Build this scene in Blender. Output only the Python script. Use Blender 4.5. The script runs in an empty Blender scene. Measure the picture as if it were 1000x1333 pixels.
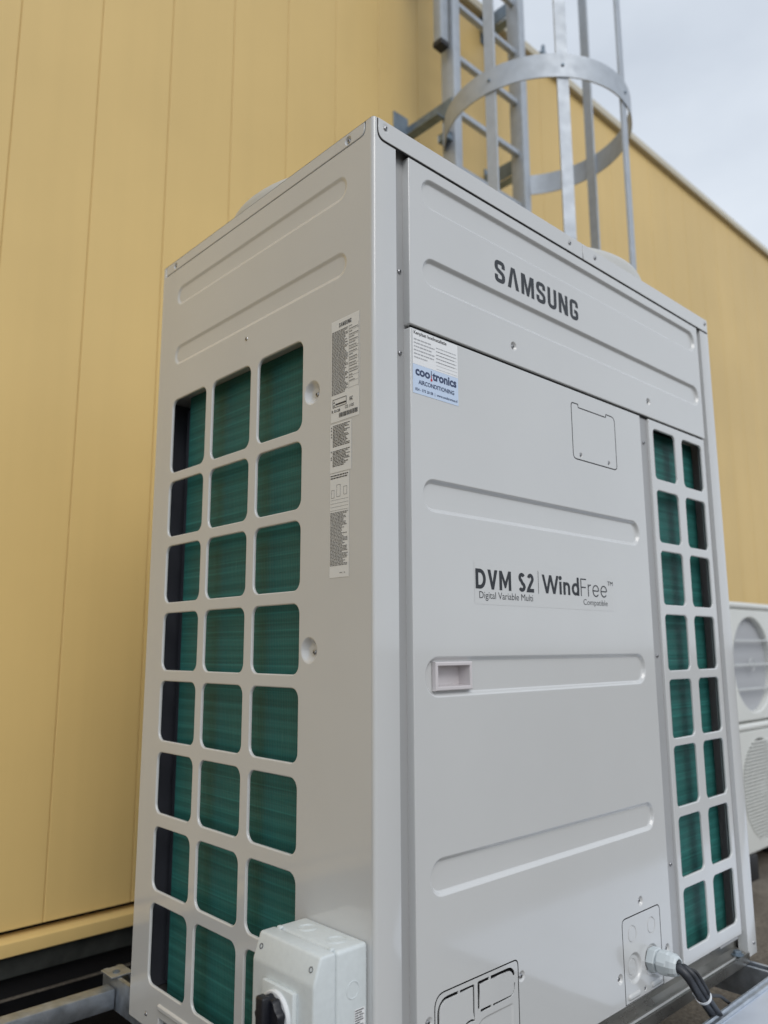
import bpy, bmesh, math, random
from mathutils import Vector, Matrix
from mathutils.geometry import delaunay_2d_cdt

random.seed(7)
scene = bpy.context.scene
COL = scene.collection
rad = math.radians

# ------------------------------------------------------------------ camera
cam_d = bpy.data.cameras.new('camera')
cam = bpy.data.objects.new('camera', cam_d)
COL.objects.link(cam)
YAW, PIT, ROL = 0.7515, 0.1735, -0.0042
f_ = Vector((math.sin(YAW)*math.cos(PIT), math.cos(YAW)*math.cos(PIT), math.sin(PIT)))
r0 = Vector((math.cos(YAW), -math.sin(YAW), 0)); u0 = r0.cross(f_)
r_ = r0*math.cos(ROL) + u0*math.sin(ROL)
u_ = -r0*math.sin(ROL) + u0*math.cos(ROL)
cam.matrix_world = Matrix(((r_.x, u_.x, -f_.x, -0.8209), (r_.y, u_.y, -f_.y, -0.9012),
                           (r_.z, u_.z, -f_.z, 0.7754), (0, 0, 0, 1)))
cam_d.sensor_fit = 'VERTICAL'
cam_d.sensor_height = 36.0
cam_d.lens = 1010.66/1333*36.0
cam_d.clip_start = 0.02
cam_d.clip_end = 2000
cam_d.dof.use_dof = True
cam_d.dof.focus_distance = 1.4
cam_d.dof.aperture_fstop = 2.8
scene.camera = cam

# ------------------------------------------------------------------ sky, sun, exposure
SUN_EL, SUN_AZ = rad(43), rad(199)          # azimuth clockwise from +Y: behind the camera
world = bpy.data.worlds.new('World'); scene.world = world
world.use_nodes = True
nt = world.node_tree; nt.nodes.clear()
def N(t, **k):
    n = nt.nodes.new(t)
    for a, b in k.items(): setattr(n, a, b)
    return n
wo = N('ShaderNodeOutputWorld')
sky = N('ShaderNodeTexSky'); sky.sky_type = 'NISHITA'; sky.sun_disc = False
sky.sun_elevation = SUN_EL; sky.sun_rotation = SUN_AZ
sky.air_density = 1.0; sky.dust_density = 2.5
bg1 = N('ShaderNodeBackground'); bg1.inputs['Strength'].default_value = 0.11
nt.links.new(sky.outputs[0], bg1.inputs[0])
bg2 = N('ShaderNodeBackground'); bg2.inputs['Color'].default_value = (0.815, 0.885, 0.975, 1)
bg2.inputs['Strength'].default_value = 0.95
tc = N('ShaderNodeTexCoord')
mp = N('ShaderNodeMapping'); mp.inputs['Scale'].default_value = (1, 1, 2.2)
nz = N('ShaderNodeTexNoise'); nz.inputs['Scale'].default_value = 2.1
nz.inputs['Detail'].default_value = 6; nz.inputs['Roughness'].default_value = 0.5
cr = N('ShaderNodeValToRGB')
cr.color_ramp.elements[0].position = 0.33; cr.color_ramp.elements[0].color = (0.70, 0.70, 0.70, 1)
cr.color_ramp.elements[1].position = 0.66; cr.color_ramp.elements[1].color = (1, 1, 1, 1)
mx = N('ShaderNodeMixShader')
L = nt.links.new
L(tc.outputs['Generated'], mp.inputs[0]); L(mp.outputs[0], nz.inputs['Vector'])
L(nz.outputs['Fac'], cr.inputs[0]); L(cr.outputs[0], mx.inputs[0])
L(bg1.outputs[0], mx.inputs[1]); L(bg2.outputs[0], mx.inputs[2]); L(mx.outputs[0], wo.inputs[0])

sun_d = bpy.data.lights.new('sun', 'SUN'); sun_d.energy = 1.25; sun_d.angle = rad(38)
sun_d.color = (1.0, 0.98, 0.945)
sun = bpy.data.objects.new('sun', sun_d); COL.objects.link(sun)
sdir = Vector((math.sin(SUN_AZ)*math.cos(SUN_EL), math.cos(SUN_AZ)*math.cos(SUN_EL), math.sin(SUN_EL)))
sun.rotation_euler = sdir.to_track_quat('Z', 'Y').to_euler()

scene.view_settings.view_transform = 'Standard'
scene.view_settings.look = 'None'
scene.view_settings.exposure = 0.0
scene.view_settings.gamma = 1.0
scene.view_settings.use_curve_mapping = False

# ------------------------------------------------------------------ materials
M = {}
def mat(name, col, rough=0.5, metal=0.0, spec=0.5, noise=None, bump=None, coat=0.0, rvar=None):
    """noise=(scale, amount, detail): brightness mottling.  bump=(scale, strength, distance)."""
    m = bpy.data.materials.new(name); m.use_nodes = True
    t = m.node_tree; b = t.nodes['Principled BSDF']
    b.inputs['Base Color'].default_value = (*col, 1)
    b.inputs['Roughness'].default_value = rough
    b.inputs['Metallic'].default_value = metal
    b.inputs['Specular IOR Level'].default_value = spec
    b.inputs['Coat Weight'].default_value = coat
    b.inputs['Coat Roughness'].default_value = 0.06
    g = t.nodes.new('ShaderNodeNewGeometry')
    if noise:
        n = t.nodes.new('ShaderNodeTexNoise'); n.inputs['Scale'].default_value = noise[0]
        n.inputs['Detail'].default_value = noise[2] if len(noise) > 2 else 4
        t.links.new(g.outputs['Position'], n.inputs['Vector'])
        r = t.nodes.new('ShaderNodeMapRange')
        r.inputs['From Min'].default_value = 0.3; r.inputs['From Max'].default_value = 0.7
        r.inputs['To Min'].default_value = 1-noise[1]; r.inputs['To Max'].default_value = 1+noise[1]
        t.links.new(n.outputs['Fac'], r.inputs['Value'])
        v = t.nodes.new('ShaderNodeVectorMath'); v.operation = 'SCALE'
        v.inputs[0].default_value = col
        t.links.new(r.outputs['Result'], v.inputs['Scale'])
        t.links.new(v.outputs['Vector'], b.inputs['Base Color'])
    if rvar:
        n = t.nodes.new('ShaderNodeTexNoise'); n.inputs['Scale'].default_value = rvar[0]; n.inputs['Detail'].default_value = 5
        t.links.new(g.outputs['Position'], n.inputs['Vector'])
        r = t.nodes.new('ShaderNodeMapRange')
        r.inputs['From Min'].default_value = 0.3; r.inputs['From Max'].default_value = 0.7
        r.inputs['To Min'].default_value = max(rough-rvar[1], 0.02); r.inputs['To Max'].default_value = rough+rvar[1]
        t.links.new(n.outputs['Fac'], r.inputs['Value']); t.links.new(r.outputs['Result'], b.inputs['Roughness'])
    if bump:
        n = t.nodes.new('ShaderNodeTexNoise'); n.inputs['Scale'].default_value = bump[0]; n.inputs['Detail'].default_value = 3
        t.links.new(g.outputs['Position'], n.inputs['Vector'])
        bp = t.nodes.new('ShaderNodeBump'); bp.inputs['Strength'].default_value = bump[1]; bp.inputs['Distance'].default_value = bump[2]
        t.links.new(n.outputs['Fac'], bp.inputs['Height']); t.links.new(bp.outputs['Normal'], b.inputs['Normal'])
    M[name] = m
    return m

mat('unit_paint', (0.575, 0.582, 0.580), 0.15, spec=0.5, noise=(3.0, 0.02), bump=(1.9, 0.5, 0.008), coat=0.8, rvar=(7, 0.06))
mat('shaded_paint', (0.35, 0.355, 0.36), 0.34, noise=(5, 0.04))  # darker copy of the unit paint, recess shade put into the colour
mat('dark_inside', (0.022, 0.026, 0.034), 0.6)
mat('inner_grey', (0.055, 0.06, 0.075), 0.45, noise=(8, 0.15))
mat('seam_black', (0.010, 0.010, 0.011), 0.8, spec=0.2)
mat('screw_steel', (0.42, 0.42, 0.43), 0.28, metal=1.0)
mat('galvanised', (0.44, 0.48, 0.53), 0.42, metal=0.8, noise=(38, 0.22, 6), rvar=(30, 0.12), bump=(60, 0.15, 0.001))
mat('aluminium', (0.45, 0.49, 0.54), 0.55, metal=0.4, noise=(22, 0.07, 6), rvar=(18, 0.08))
mat('bracket_steel', (0.20, 0.25, 0.30), 0.45, metal=0.6, noise=(20, 0.2))
mat('base_steel', (0.40, 0.39, 0.365), 0.30, metal=0.85, noise=(12, 0.12), rvar=(20, 0.08))
mat('letter_dark', (0.022, 0.026, 0.032), 0.5)
mat('print_black', (0.03, 0.03, 0.033), 0.6)
mat('print_grey', (0.17, 0.17, 0.17), 0.7)
mat('print_faint', (0.42, 0.43, 0.45), 0.7)
mat('label_film', (0.74, 0.74, 0.72), 0.5)
mat('clear_film', (0.585, 0.592, 0.590), 0.18, coat=0.4)
mat('sticker_white', (0.80, 0.81, 0.82), 0.35)
mat('sticker_blue', (0.56, 0.67, 0.84), 0.35)
mat('print_navy', (0.03, 0.05, 0.12), 0.5)
mat('print_red', (0.55, 0.03, 0.04), 0.5)
mat('switch_plastic', (0.605, 0.65, 0.66), 0.42, noise=(120, 0.03), bump=(700, 0.05, 0.0004))
mat('knob_black', (0.008, 0.009, 0.014), 0.45)
mat('gland_plastic', (0.56, 0.61, 0.63), 0.4)
mat('rubber_black', (0.018, 0.019, 0.022), 0.5)
mat('cable_grey', (0.030, 0.033, 0.040), 0.42)
mat('tie_white', (0.7, 0.72, 0.74), 0.4)
mat('handle_plastic', (0.60, 0.57, 0.58), 0.4)
mat('guard_white', (0.50, 0.50, 0.475), 0.4)
mat('fan_grey', (0.10, 0.10, 0.11), 0.5)
mat('condenser_white', (0.66, 0.67, 0.64), 0.4, noise=(2, 0.05))
mat('condenser_lattice', (0.55, 0.57, 0.57), 0.5)
mat('condenser_dark', (0.17, 0.18, 0.18), 0.6)
mat('condenser_mesh', (0.40, 0.41, 0.43), 0.6)
mat('plinth_grey', (0.030, 0.033, 0.031), 0.8, spec=0.2, noise=(20, 0.3))
mat('gap_shade_black', (0.005, 0.005, 0.0055), 0.95, spec=0.05, noise=(15, 0.3))  # roof surface with the shade of the wall gap put into its colour
mat('coping_beige', (0.55, 0.50, 0.38), 0.4, noise=(3, 0.05))
mat('tray_cover', (0.66, 0.71, 0.80), 0.36, metal=0.5, noise=(10, 0.06, 6), rvar=(9, 0.06))

# wall cladding: each panel its own shade, faint vertical micro lines and dust
def wall_mat():
    m = bpy.data.materials.new('wall_yellow'); m.use_nodes = True
    t = m.node_tree; b = t.nodes['Principled BSDF']; ln = t.links.new
    b.inputs['Roughness'].default_value = 0.45; b.inputs['Specular IOR Level'].default_value = 0.32
    oi = t.nodes.new('ShaderNodeObjectInfo'); g = t.nodes.new('ShaderNodeNewGeometry')
    r = t.nodes.new('ShaderNodeMapRange'); r.inputs['To Min'].default_value = 0.985; r.inputs['To Max'].default_value = 1.015
    ln(oi.outputs['Random'], r.inputs['Value'])
    n = t.nodes.new('ShaderNodeTexNoise'); n.inputs['Scale'].default_value = 0.9; n.inputs['Detail'].default_value = 6
    ln(g.outputs['Position'], n.inputs['Vector'])
    r2 = t.nodes.new('ShaderNodeMapRange'); r2.inputs['From Min'].default_value = 0.3; r2.inputs['From Max'].default_value = 0.7
    r2.inputs['To Min'].default_value = 0.93; r2.inputs['To Max'].default_value = 1.06
    ln(n.outputs['Fac'], r2.inputs['Value'])
    # faint run-off streaks, stretched along the height
    mp = t.nodes.new('ShaderNodeMapping'); mp.inputs['Scale'].default_value = (16, 1, 0.5)
    ln(g.outputs['Position'], mp.inputs[0])
    n3 = t.nodes.new('ShaderNodeTexNoise'); n3.inputs['Scale'].default_value = 1.0; n3.inputs['Detail'].default_value = 5
    ln(mp.outputs[0], n3.inputs['Vector'])
    r3 = t.nodes.new('ShaderNodeMapRange'); r3.inputs['From Min'].default_value = 0.35; r3.inputs['From Max'].default_value = 0.7
    r3.inputs['To Min'].default_value = 1.012; r3.inputs['To Max'].default_value = 0.982
    ln(n3.outputs['Fac'], r3.inputs['Value'])
    mm = t.nodes.new('ShaderNodeMath'); mm.operation = 'MULTIPLY'; ln(r.outputs[0], mm.inputs[0]); ln(r2.outputs[0], mm.inputs[1])
    m3 = t.nodes.new('ShaderNodeMath'); m3.operation = 'MULTIPLY'; ln(mm.outputs[0], m3.inputs[0]); ln(r3.outputs[0], m3.inputs[1])
    v = t.nodes.new('ShaderNodeVectorMath'); v.operation = 'SCALE'; v.inputs[0].default_value = (0.69, 0.495, 0.20)
    ln(m3.outputs[0], v.inputs['Scale']); ln(v.outputs['Vector'], b.inputs['Base Color'])
    n4 = t.nodes.new('ShaderNodeTexNoise'); n4.inputs['Scale'].default_value = 1.6; n4.inputs['Detail'].default_value = 2
    ln(g.outputs['Position'], n4.inputs['Vector'])
    bp = t.nodes.new('ShaderNodeBump'); bp.inputs['Strength'].default_value = 0.5; bp.inputs['Distance'].default_value = 0.012
    ln(n4.outputs['Fac'], bp.inputs['Height']); ln(bp.outputs['Normal'], b.inputs['Normal'])
    M['wall_yellow'] = m
wall_mat()

def coil_mat():
    """blue-green coated fins: fine vertical fins, tube rows across them, bent and scratched fins."""
    m = bpy.data.materials.new('coil_fins'); m.use_nodes = True
    t = m.node_tree; b = t.nodes['Principled BSDF']; ln = t.links.new
    g = t.nodes.new('ShaderNodeNewGeometry')
    b.inputs['Roughness'].default_value = 0.5; b.inputs['Specular IOR Level'].default_value = 0.3
    sep = t.nodes.new('ShaderNodeSeparateXYZ'); ln(g.outputs['Position'], sep.inputs[0])
    ad = t.nodes.new('ShaderNodeMath'); ad.operation = 'ADD'; ln(sep.outputs['X'], ad.inputs[0]); ln(sep.outputs['Y'], ad.inputs[1])
    def sine(src, per):
        a = t.nodes.new('ShaderNodeMath'); a.operation = 'MULTIPLY'; a.inputs[1].default_value = 2*math.pi/per; ln(src, a.inputs[0])
        s = t.nodes.new('ShaderNodeMath'); s.operation = 'SINE'; ln(a.outputs[0], s.inputs[0]); return s.outputs[0]
    # warped height so tube rows are not ruler-straight
    nw = t.nodes.new('ShaderNodeTexNoise'); nw.inputs['Scale'].default_value = 5; ln(g.outputs['Position'], nw.inputs['Vector'])
    wz = t.nodes.new('ShaderNodeMath'); wz.operation = 'MULTIPLY_ADD'; wz.inputs[1].default_value = 0.012
    ln(nw.outputs['Fac'], wz.inputs[0]); ln(sep.outputs['Z'], wz.inputs[2])
    rows = sine(wz.outputs[0], 0.0245)
    fins = sine(ad.outputs[0], 0.0052)
    fine = sine(wz.outputs[0], 0.0082)
    # stretched noise: long horizontal tonal bands
    mp = t.nodes.new('ShaderNodeMapping'); mp.inputs['Scale'].default_value = (1.2, 1.2, 42); ln(g.outputs['Position'], mp.inputs[0])
    nb = t.nodes.new('ShaderNodeTexNoise'); nb.inputs['Scale'].default_value = 1; nb.inputs['Detail'].default_value = 4; ln(mp.outputs[0], nb.inputs['Vector'])
    # vertical scratches of bare aluminium
    mp2 = t.nodes.new('ShaderNodeMapping'); mp2.inputs['Scale'].default_value = (160, 160, 9); ln(g.outputs['Position'], mp2.inputs[0])
    ns = t.nodes.new('ShaderNodeTexNoise'); ns.inputs['Scale'].default_value = 1; ns.inputs['Detail'].default_value = 2; ln(mp2.outputs[0], ns.inputs['Vector'])
    sc = t.nodes.new('ShaderNodeValToRGB'); sc.color_ramp.elements[0].position = 0.71; sc.color_ramp.elements[0].color = (0, 0, 0, 1)
    sc.color_ramp.elements[1].position = 0.80; sc.color_ramp.elements[1].color = (0.5, 0.5, 0.5, 1); ln(ns.outputs['Fac'], sc.inputs[0])
    def madd(a, k, c):
        x = t.nodes.new('ShaderNodeMath'); x.operation = 'MULTIPLY_ADD'; x.inputs[1].default_value = k
        ln(a, x.inputs[0])
        if isinstance(c, float): x.inputs[2].default_value = c
        else: ln(c, x.inputs[2])
        return x.outputs[0]
    mp3 = t.nodes.new('ShaderNodeMapping'); mp3.inputs['Scale'].default_value = (0.5, 0.5, 190); mp3.inputs['Rotation'].default_value = (0.012, 0.012, 0); ln(g.outputs['Position'], mp3.inputs[0])
    nl = t.nodes.new('ShaderNodeTexNoise'); nl.inputs['Scale'].default_value = 1; nl.inputs['Detail'].default_value = 2; ln(mp3.outputs[0], nl.inputs['Vector'])
    lr = t.nodes.new('ShaderNodeMapRange'); lr.inputs['From Min'].default_value = 0.56; lr.inputs['From Max'].default_value = 0.72
    lr.inputs['To Min'].default_value = 0.0; lr.inputs['To Max'].default_value = 1.0; ln(nl.outputs['Fac'], lr.inputs['Value'])
    mp4 = t.nodes.new('ShaderNodeMapping'); mp4.inputs['Scale'].default_value = (420, 420, 2.5); ln(g.outputs['Position'], mp4.inputs[0])
    nv = t.nodes.new('ShaderNodeTexNoise'); nv.inputs['Scale'].default_value = 1; nv.inputs['Detail'].default_value = 2; ln(mp4.outputs[0], nv.inputs['Vector'])
    f = madd(nb.outputs['Fac'], 0.42, 0.62)
    f = madd(lr.outputs['Result'], 0.55, f); f = madd(nv.outputs['Fac'], 0.45, f)
    f = madd(rows, 0.10, f); f = madd(fins, 0.02, f); f = madd(fine, 0.06, f)
    v = t.nodes.new('ShaderNodeVectorMath'); v.operation = 'SCALE'; v.inputs[0].default_value = (0.024, 0.125, 0.112)
    ln(f, v.inputs['Scale'])
    mix = t.nodes.new('ShaderNodeMix'); mix.data_type = 'RGBA'
    ln(sc.outputs[0], mix.inputs[0]); ln(v.outputs[0], mix.inputs[6]); mix.inputs[7].default_value = (0.16, 0.36, 0.32, 1)
    ln(mix.outputs[2], b.inputs['Base Color'])
    h = madd(rows, 0.35, madd(fins, 0.12, 0.0)); h = madd(nb.outputs['Fac'], 1.2, h)
    bp = t.nodes.new('ShaderNodeBump'); bp.inputs['Strength'].default_value = 0.5; bp.inputs['Distance'].default_value = 0.002
    ln(h, bp.inputs['Height']); ln(bp.outputs['Normal'], b.inputs['Normal'])
    M['coil_fins'] = m
coil_mat()

def deck_mat():
    m = bpy.data.materials.new('roof_bitumen'); m.use_nodes = True
    t = m.node_tree; b = t.nodes['Principled BSDF']; ln = t.links.new
    b.inputs['Roughness'].default_value = 0.85
    g = t.nodes.new('ShaderNodeNewGeometry')
    n = t.nodes.new('ShaderNodeTexNoise'); n.inputs['Scale'].default_value = 4.5; n.inputs['Detail'].default_value = 8; n.inputs['Roughness'].default_value = 0.65
    ln(g.outputs['Position'], n.inputs['Vector'])
    n2 = t.nodes.new('ShaderNodeTexNoise'); n2.inputs['Scale'].default_value = 85; n2.inputs['Detail'].default_value = 6; n2.inputs['Roughness'].default_value = 0.7
    ln(g.outputs['Position'], n2.inputs['Vector'])
    c = t.nodes.new('ShaderNodeValToRGB')
    c.color_ramp.elements[0].position = 0.3; c.color_ramp.elements[0].color = (0.082, 0.070, 0.056, 1)
    c.color_ramp.elements[1].position = 0.72; c.color_ramp.elements[1].color = (0.19, 0.168, 0.138, 1)
    ln(n.outputs['Fac'], c.inputs[0])
    r = t.nodes.new('ShaderNodeMapRange'); r.inputs['From Min'].default_value = 0.3; r.inputs['From Max'].default_value = 0.7
    r.inputs['To Min'].default_value = 0.4; r.inputs['To Max'].default_value = 1.7; ln(n2.outputs['Fac'], r.inputs['Value'])
    v = t.nodes.new('ShaderNodeVectorMath'); v.operation = 'SCALE'; ln(c.outputs[0], v.inputs[0]); ln(r.outputs[0], v.inputs['Scale'])
    ln(v.outputs[0], b.inputs['Base Color'])
    bp = t.nodes.new('ShaderNodeBump'); bp.inputs['Strength'].default_value = 0.8; bp.inputs['Distance'].default_value = 0.004
    ln(n2.outputs['Fac'], bp.inputs['Height']); ln(bp.outputs['Normal'], b.inputs['Normal'])
    M['roof_bitumen'] = m
deck_mat()

# ------------------------------------------------------------------ object helpers
def link(name, me, m=None, parent=None, loc=None):
    o = bpy.data.objects.new(name, me); COL.objects.link(o)
    if m and me and not me.materials: me.materials.append(M[m])
    if loc is not None: o.location = loc
    if parent is not None:
        o.parent = parent
        if parent.type == 'EMPTY': o.matrix_parent_inverse = Matrix.Translation(parent.location).inverted()
        else: o.matrix_parent_inverse = Matrix.Translation(parent.location).inverted()
    return o
def thing(name, label, cat, loc, group=None):
    o = bpy.data.objects.new(name, None); COL.objects.link(o)
    o.location = loc; o.empty_display_size = 0.1
    o['label'] = label; o['category'] = cat
    if group: o['group'] = group
    return o
def bm_obj(name, bm, m, parent=None, loc=None, smooth=None):
    bmesh.ops.recalc_face_normals(bm, faces=bm.faces)
    me = bpy.data.meshes.new(name); bm.to_mesh(me); bm.free()
    if smooth is not None:
        me.shade_smooth(); me.set_sharp_from_angle(angle=rad(smooth))
    return link(name, me, m, parent, loc)
def add_box(bm, x0, x1, y0, y1, z0, z1, bev=0.0, seg=2, mtx=None):
    b = bmesh.new()
    bmesh.ops.create_cube(b, size=1)
    for v in b.verts:
        v.co = Vector(((x0+x1)/2+v.co.x*(x1-x0), (y0+y1)/2+v.co.y*(y1-y0), (z0+z1)/2+v.co.z*(z1-z0)))
    if bev > 0:
        bmesh.ops.bevel(b, geom=list(b.edges), offset=bev, segments=seg, profile=0.5, affect='EDGES')
    if mtx is not None: bmesh.ops.transform(b, matrix=mtx, verts=b.verts)
    t = bpy.data.meshes.new('tmp'); b.to_mesh(t); b.free(); bm.from_mesh(t); bpy.data.meshes.remove(t)
def box(name, m, parent, x0, x1, y0, y1, z0, z1, bev=0.001, seg=2):
    bm = bmesh.new(); add_box(bm, x0, x1, y0, y1, z0, z1, bev, seg)
    return bm_obj(name, bm, m, parent, smooth=35)
def add_lathe(bm, prof, n, mtx):
    """prof: list of (r, h); axis local z; mtx places it."""
    rings = []
    for r, h in prof:
        if r < 1e-6: rings.append([bm.verts.new(mtx @ Vector((0, 0, h)))])
        else: rings.append([bm.verts.new(mtx @ Vector((r*math.cos(2*math.pi*k/n), r*math.sin(2*math.pi*k/n), h))) for k in range(n)])
    for a, b in zip(rings, rings[1:]):
        for k in range(n):
            k2 = (k+1) % n
            if len(a) == 1 and len(b) == 1: continue
            if len(a) == 1: bm.faces.new((a[0], b[k], b[k2]))
            elif len(b) == 1: bm.faces.new((a[k], a[k2], b[0]))
            else: bm.faces.new((a[k], a[k2], b[k2], b[k]))
def axis_m(o, d):
    return Matrix.Translation(Vector(o)) @ Vector(d).normalized().to_track_quat('Z', 'Y').to_matrix().to_4x4()
def add_tube(bm, pts, r, n=10, cap=True):
    pts = [Vector(p) for p in pts]; rings = []
    ref = Vector((0.13, 0.37, 0.92))
    for i, p in enumerate(pts):
        d = (pts[min(i+1, len(pts)-1)] - pts[max(i-1, 0)]).normalized()
        a = d.cross(ref).normalized(); b = d.cross(a)
        rings.append([bm.verts.new(p + (a*math.cos(2*math.pi*k/n) + b*math.sin(2*math.pi*k/n))*r) for k in range(n)])
    for a, b in zip(rings, rings[1:]):
        for k in range(n): bm.faces.new((a[k], a[(k+1) % n], b[(k+1) % n], b[k]))
    if cap: bm.faces.new(rings[0]); bm.faces.new(rings[-1])
def smooth_path(P, n=12):
    P = [Vector(p) for p in P]; P = [2*P[0]-P[1]] + P + [2*P[-1]-P[-2]]; out = []
    for i in range(1, len(P)-2):
        for k in range(n):
            t = k/n; a, b, c, d = P[i-1:i+3]
            out.append(0.5*((2*b)+(c-a)*t+(2*a-5*b+4*c-d)*t*t+(3*b-a-3*c+d)*t**3))
    out.append(P[-2]); return out

# ------------------------------------------------------------------ pressed sheet metal
FRONT = (Vector((0, 0, 0)), Vector((1, 0, 0)), Vector((0, 0, 1)), Vector((0, -1, 0)))     # u = x
LEFT = (Vector((0, 0, 0)), Vector((0, -1, 0)), Vector((0, 0, 1)), Vector((-1, 0, 0)))     # u = -y
def plane(base, off): return (base[0] + base[3]*off, base[1], base[2], base[3])
def at(pl, u, v, d=0.0): return pl[0] + pl[1]*u + pl[2]*v - pl[3]*d

def rrect(u0, u1, v0, v1, r, n=6):
    pts = []
    for cx, cy, a in ((u1-r, v0+r, -90), (u1-r, v1-r, 0), (u0+r, v1-r, 90), (u0+r, v0+r, 180)):
        for k in range(n+1):
            t = rad(a + 90*k/n); pts.append((cx+r*math.cos(t), cy+r*math.sin(t)))
    return pts
def circ(u, v, r, n=24): return [(u+r*math.cos(2*math.pi*k/n), v+r*math.sin(2*math.pi*k/n)) for k in range(n)]
def fillet(P, r, n=5):
    """round the corners of a closed polygon (r may be a list)."""
    out = []; m = len(P)
    for i in range(m):
        a, b, c = Vector(P[i-1]), Vector(P[i]), Vector(P[(i+1) % m])
        rr = r[i] if isinstance(r, (list, tuple)) else r
        if rr <= 0: out.append(tuple(b)); continue
        d1 = (a-b).normalized(); d2 = (c-b).normalized()
        ang = d1.angle(d2); tl = rr/math.tan(ang/2)
        p, q = b+d1*tl, b+d2*tl
        for k in range(n+1):
            t = k/n; out.append(tuple((p*(1-t)+b*t)*(1-t) + (b*(1-t)+q*t)*t))
    return out
def area2(P): return sum(P[i-1][0]*P[i][1]-P[i][0]*P[i-1][1] for i in range(len(P)))
def normals2(P):
    out = []
    for i in range(len(P)):
        a, b, c = Vector(P[i-1]), Vector(P[i]), Vector(P[(i+1) % len(P)])
        d1 = (b-a).normalized(); d2 = (c-b).normalized()
        n = Vector((-d1.y-d2.y, d1.x+d2.x))
        l = n.length
        n = n/l if l > 1e-9 else Vector((-d1.y, d1.x))
        k = max(n.dot(Vector((-d1.y, d1.x))), 0.35)
        out.append(n/k)
    return out
def inside(p, P):
    c = False; x, y = p
    for i in range(len(P)):
        (x1, y1), (x2, y2) = P[i-1], P[i]
        if (y1 > y) != (y2 > y) and x < (x2-x1)*(y-y1)/(y2-y1)+x1: c = not c
    return c
def scurve(w, d, n=6):
    return [(w*k/n, d*(0.5-0.5*math.cos(math.pi*k/n))) for k in range(n+1)]
def lip(r, t, n=4):
    return [(r*math.sin(k/n*math.pi/2) if False else r*(1-math.cos(k/n*math.pi/2)), r*math.sin(k/n*math.pi/2)) for k in range(n+1)] + [(r, t)] if t > r else []
def hole_rings(r, t, n=4):
    # quarter round rolling from the face into the wall of the opening
    return [(r*math.sin(k/n*math.pi/2), r*(1-math.cos(k/n*math.pi/2))) for k in range(n+1)] + [(r, t)]
def groove(w, d): return [(0, 0), (0.15*w, d), (0.85*w, d), (w, 0)]
def F(loop, rings, kids=(), hole=False, gap=False): return {'loop': loop, 'rings': rings, 'kids': list(kids), 'hole': hole, 'gap': gap}
def rib(u0, u1, v0, v1, w=0.010, d=0.0045):
    h = (v1-v0)/2*0.98
    return F(rrect(u0, u1, v0, v1, h, 9), scurve(w, d))
def dimple(u, v, r=0.0068, d=0.0035): return F(circ(u, v, r, 18), [(0, 0), (r*0.15, d*0.15), (r*0.4, d*0.9), (r*0.5, d)])

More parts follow.
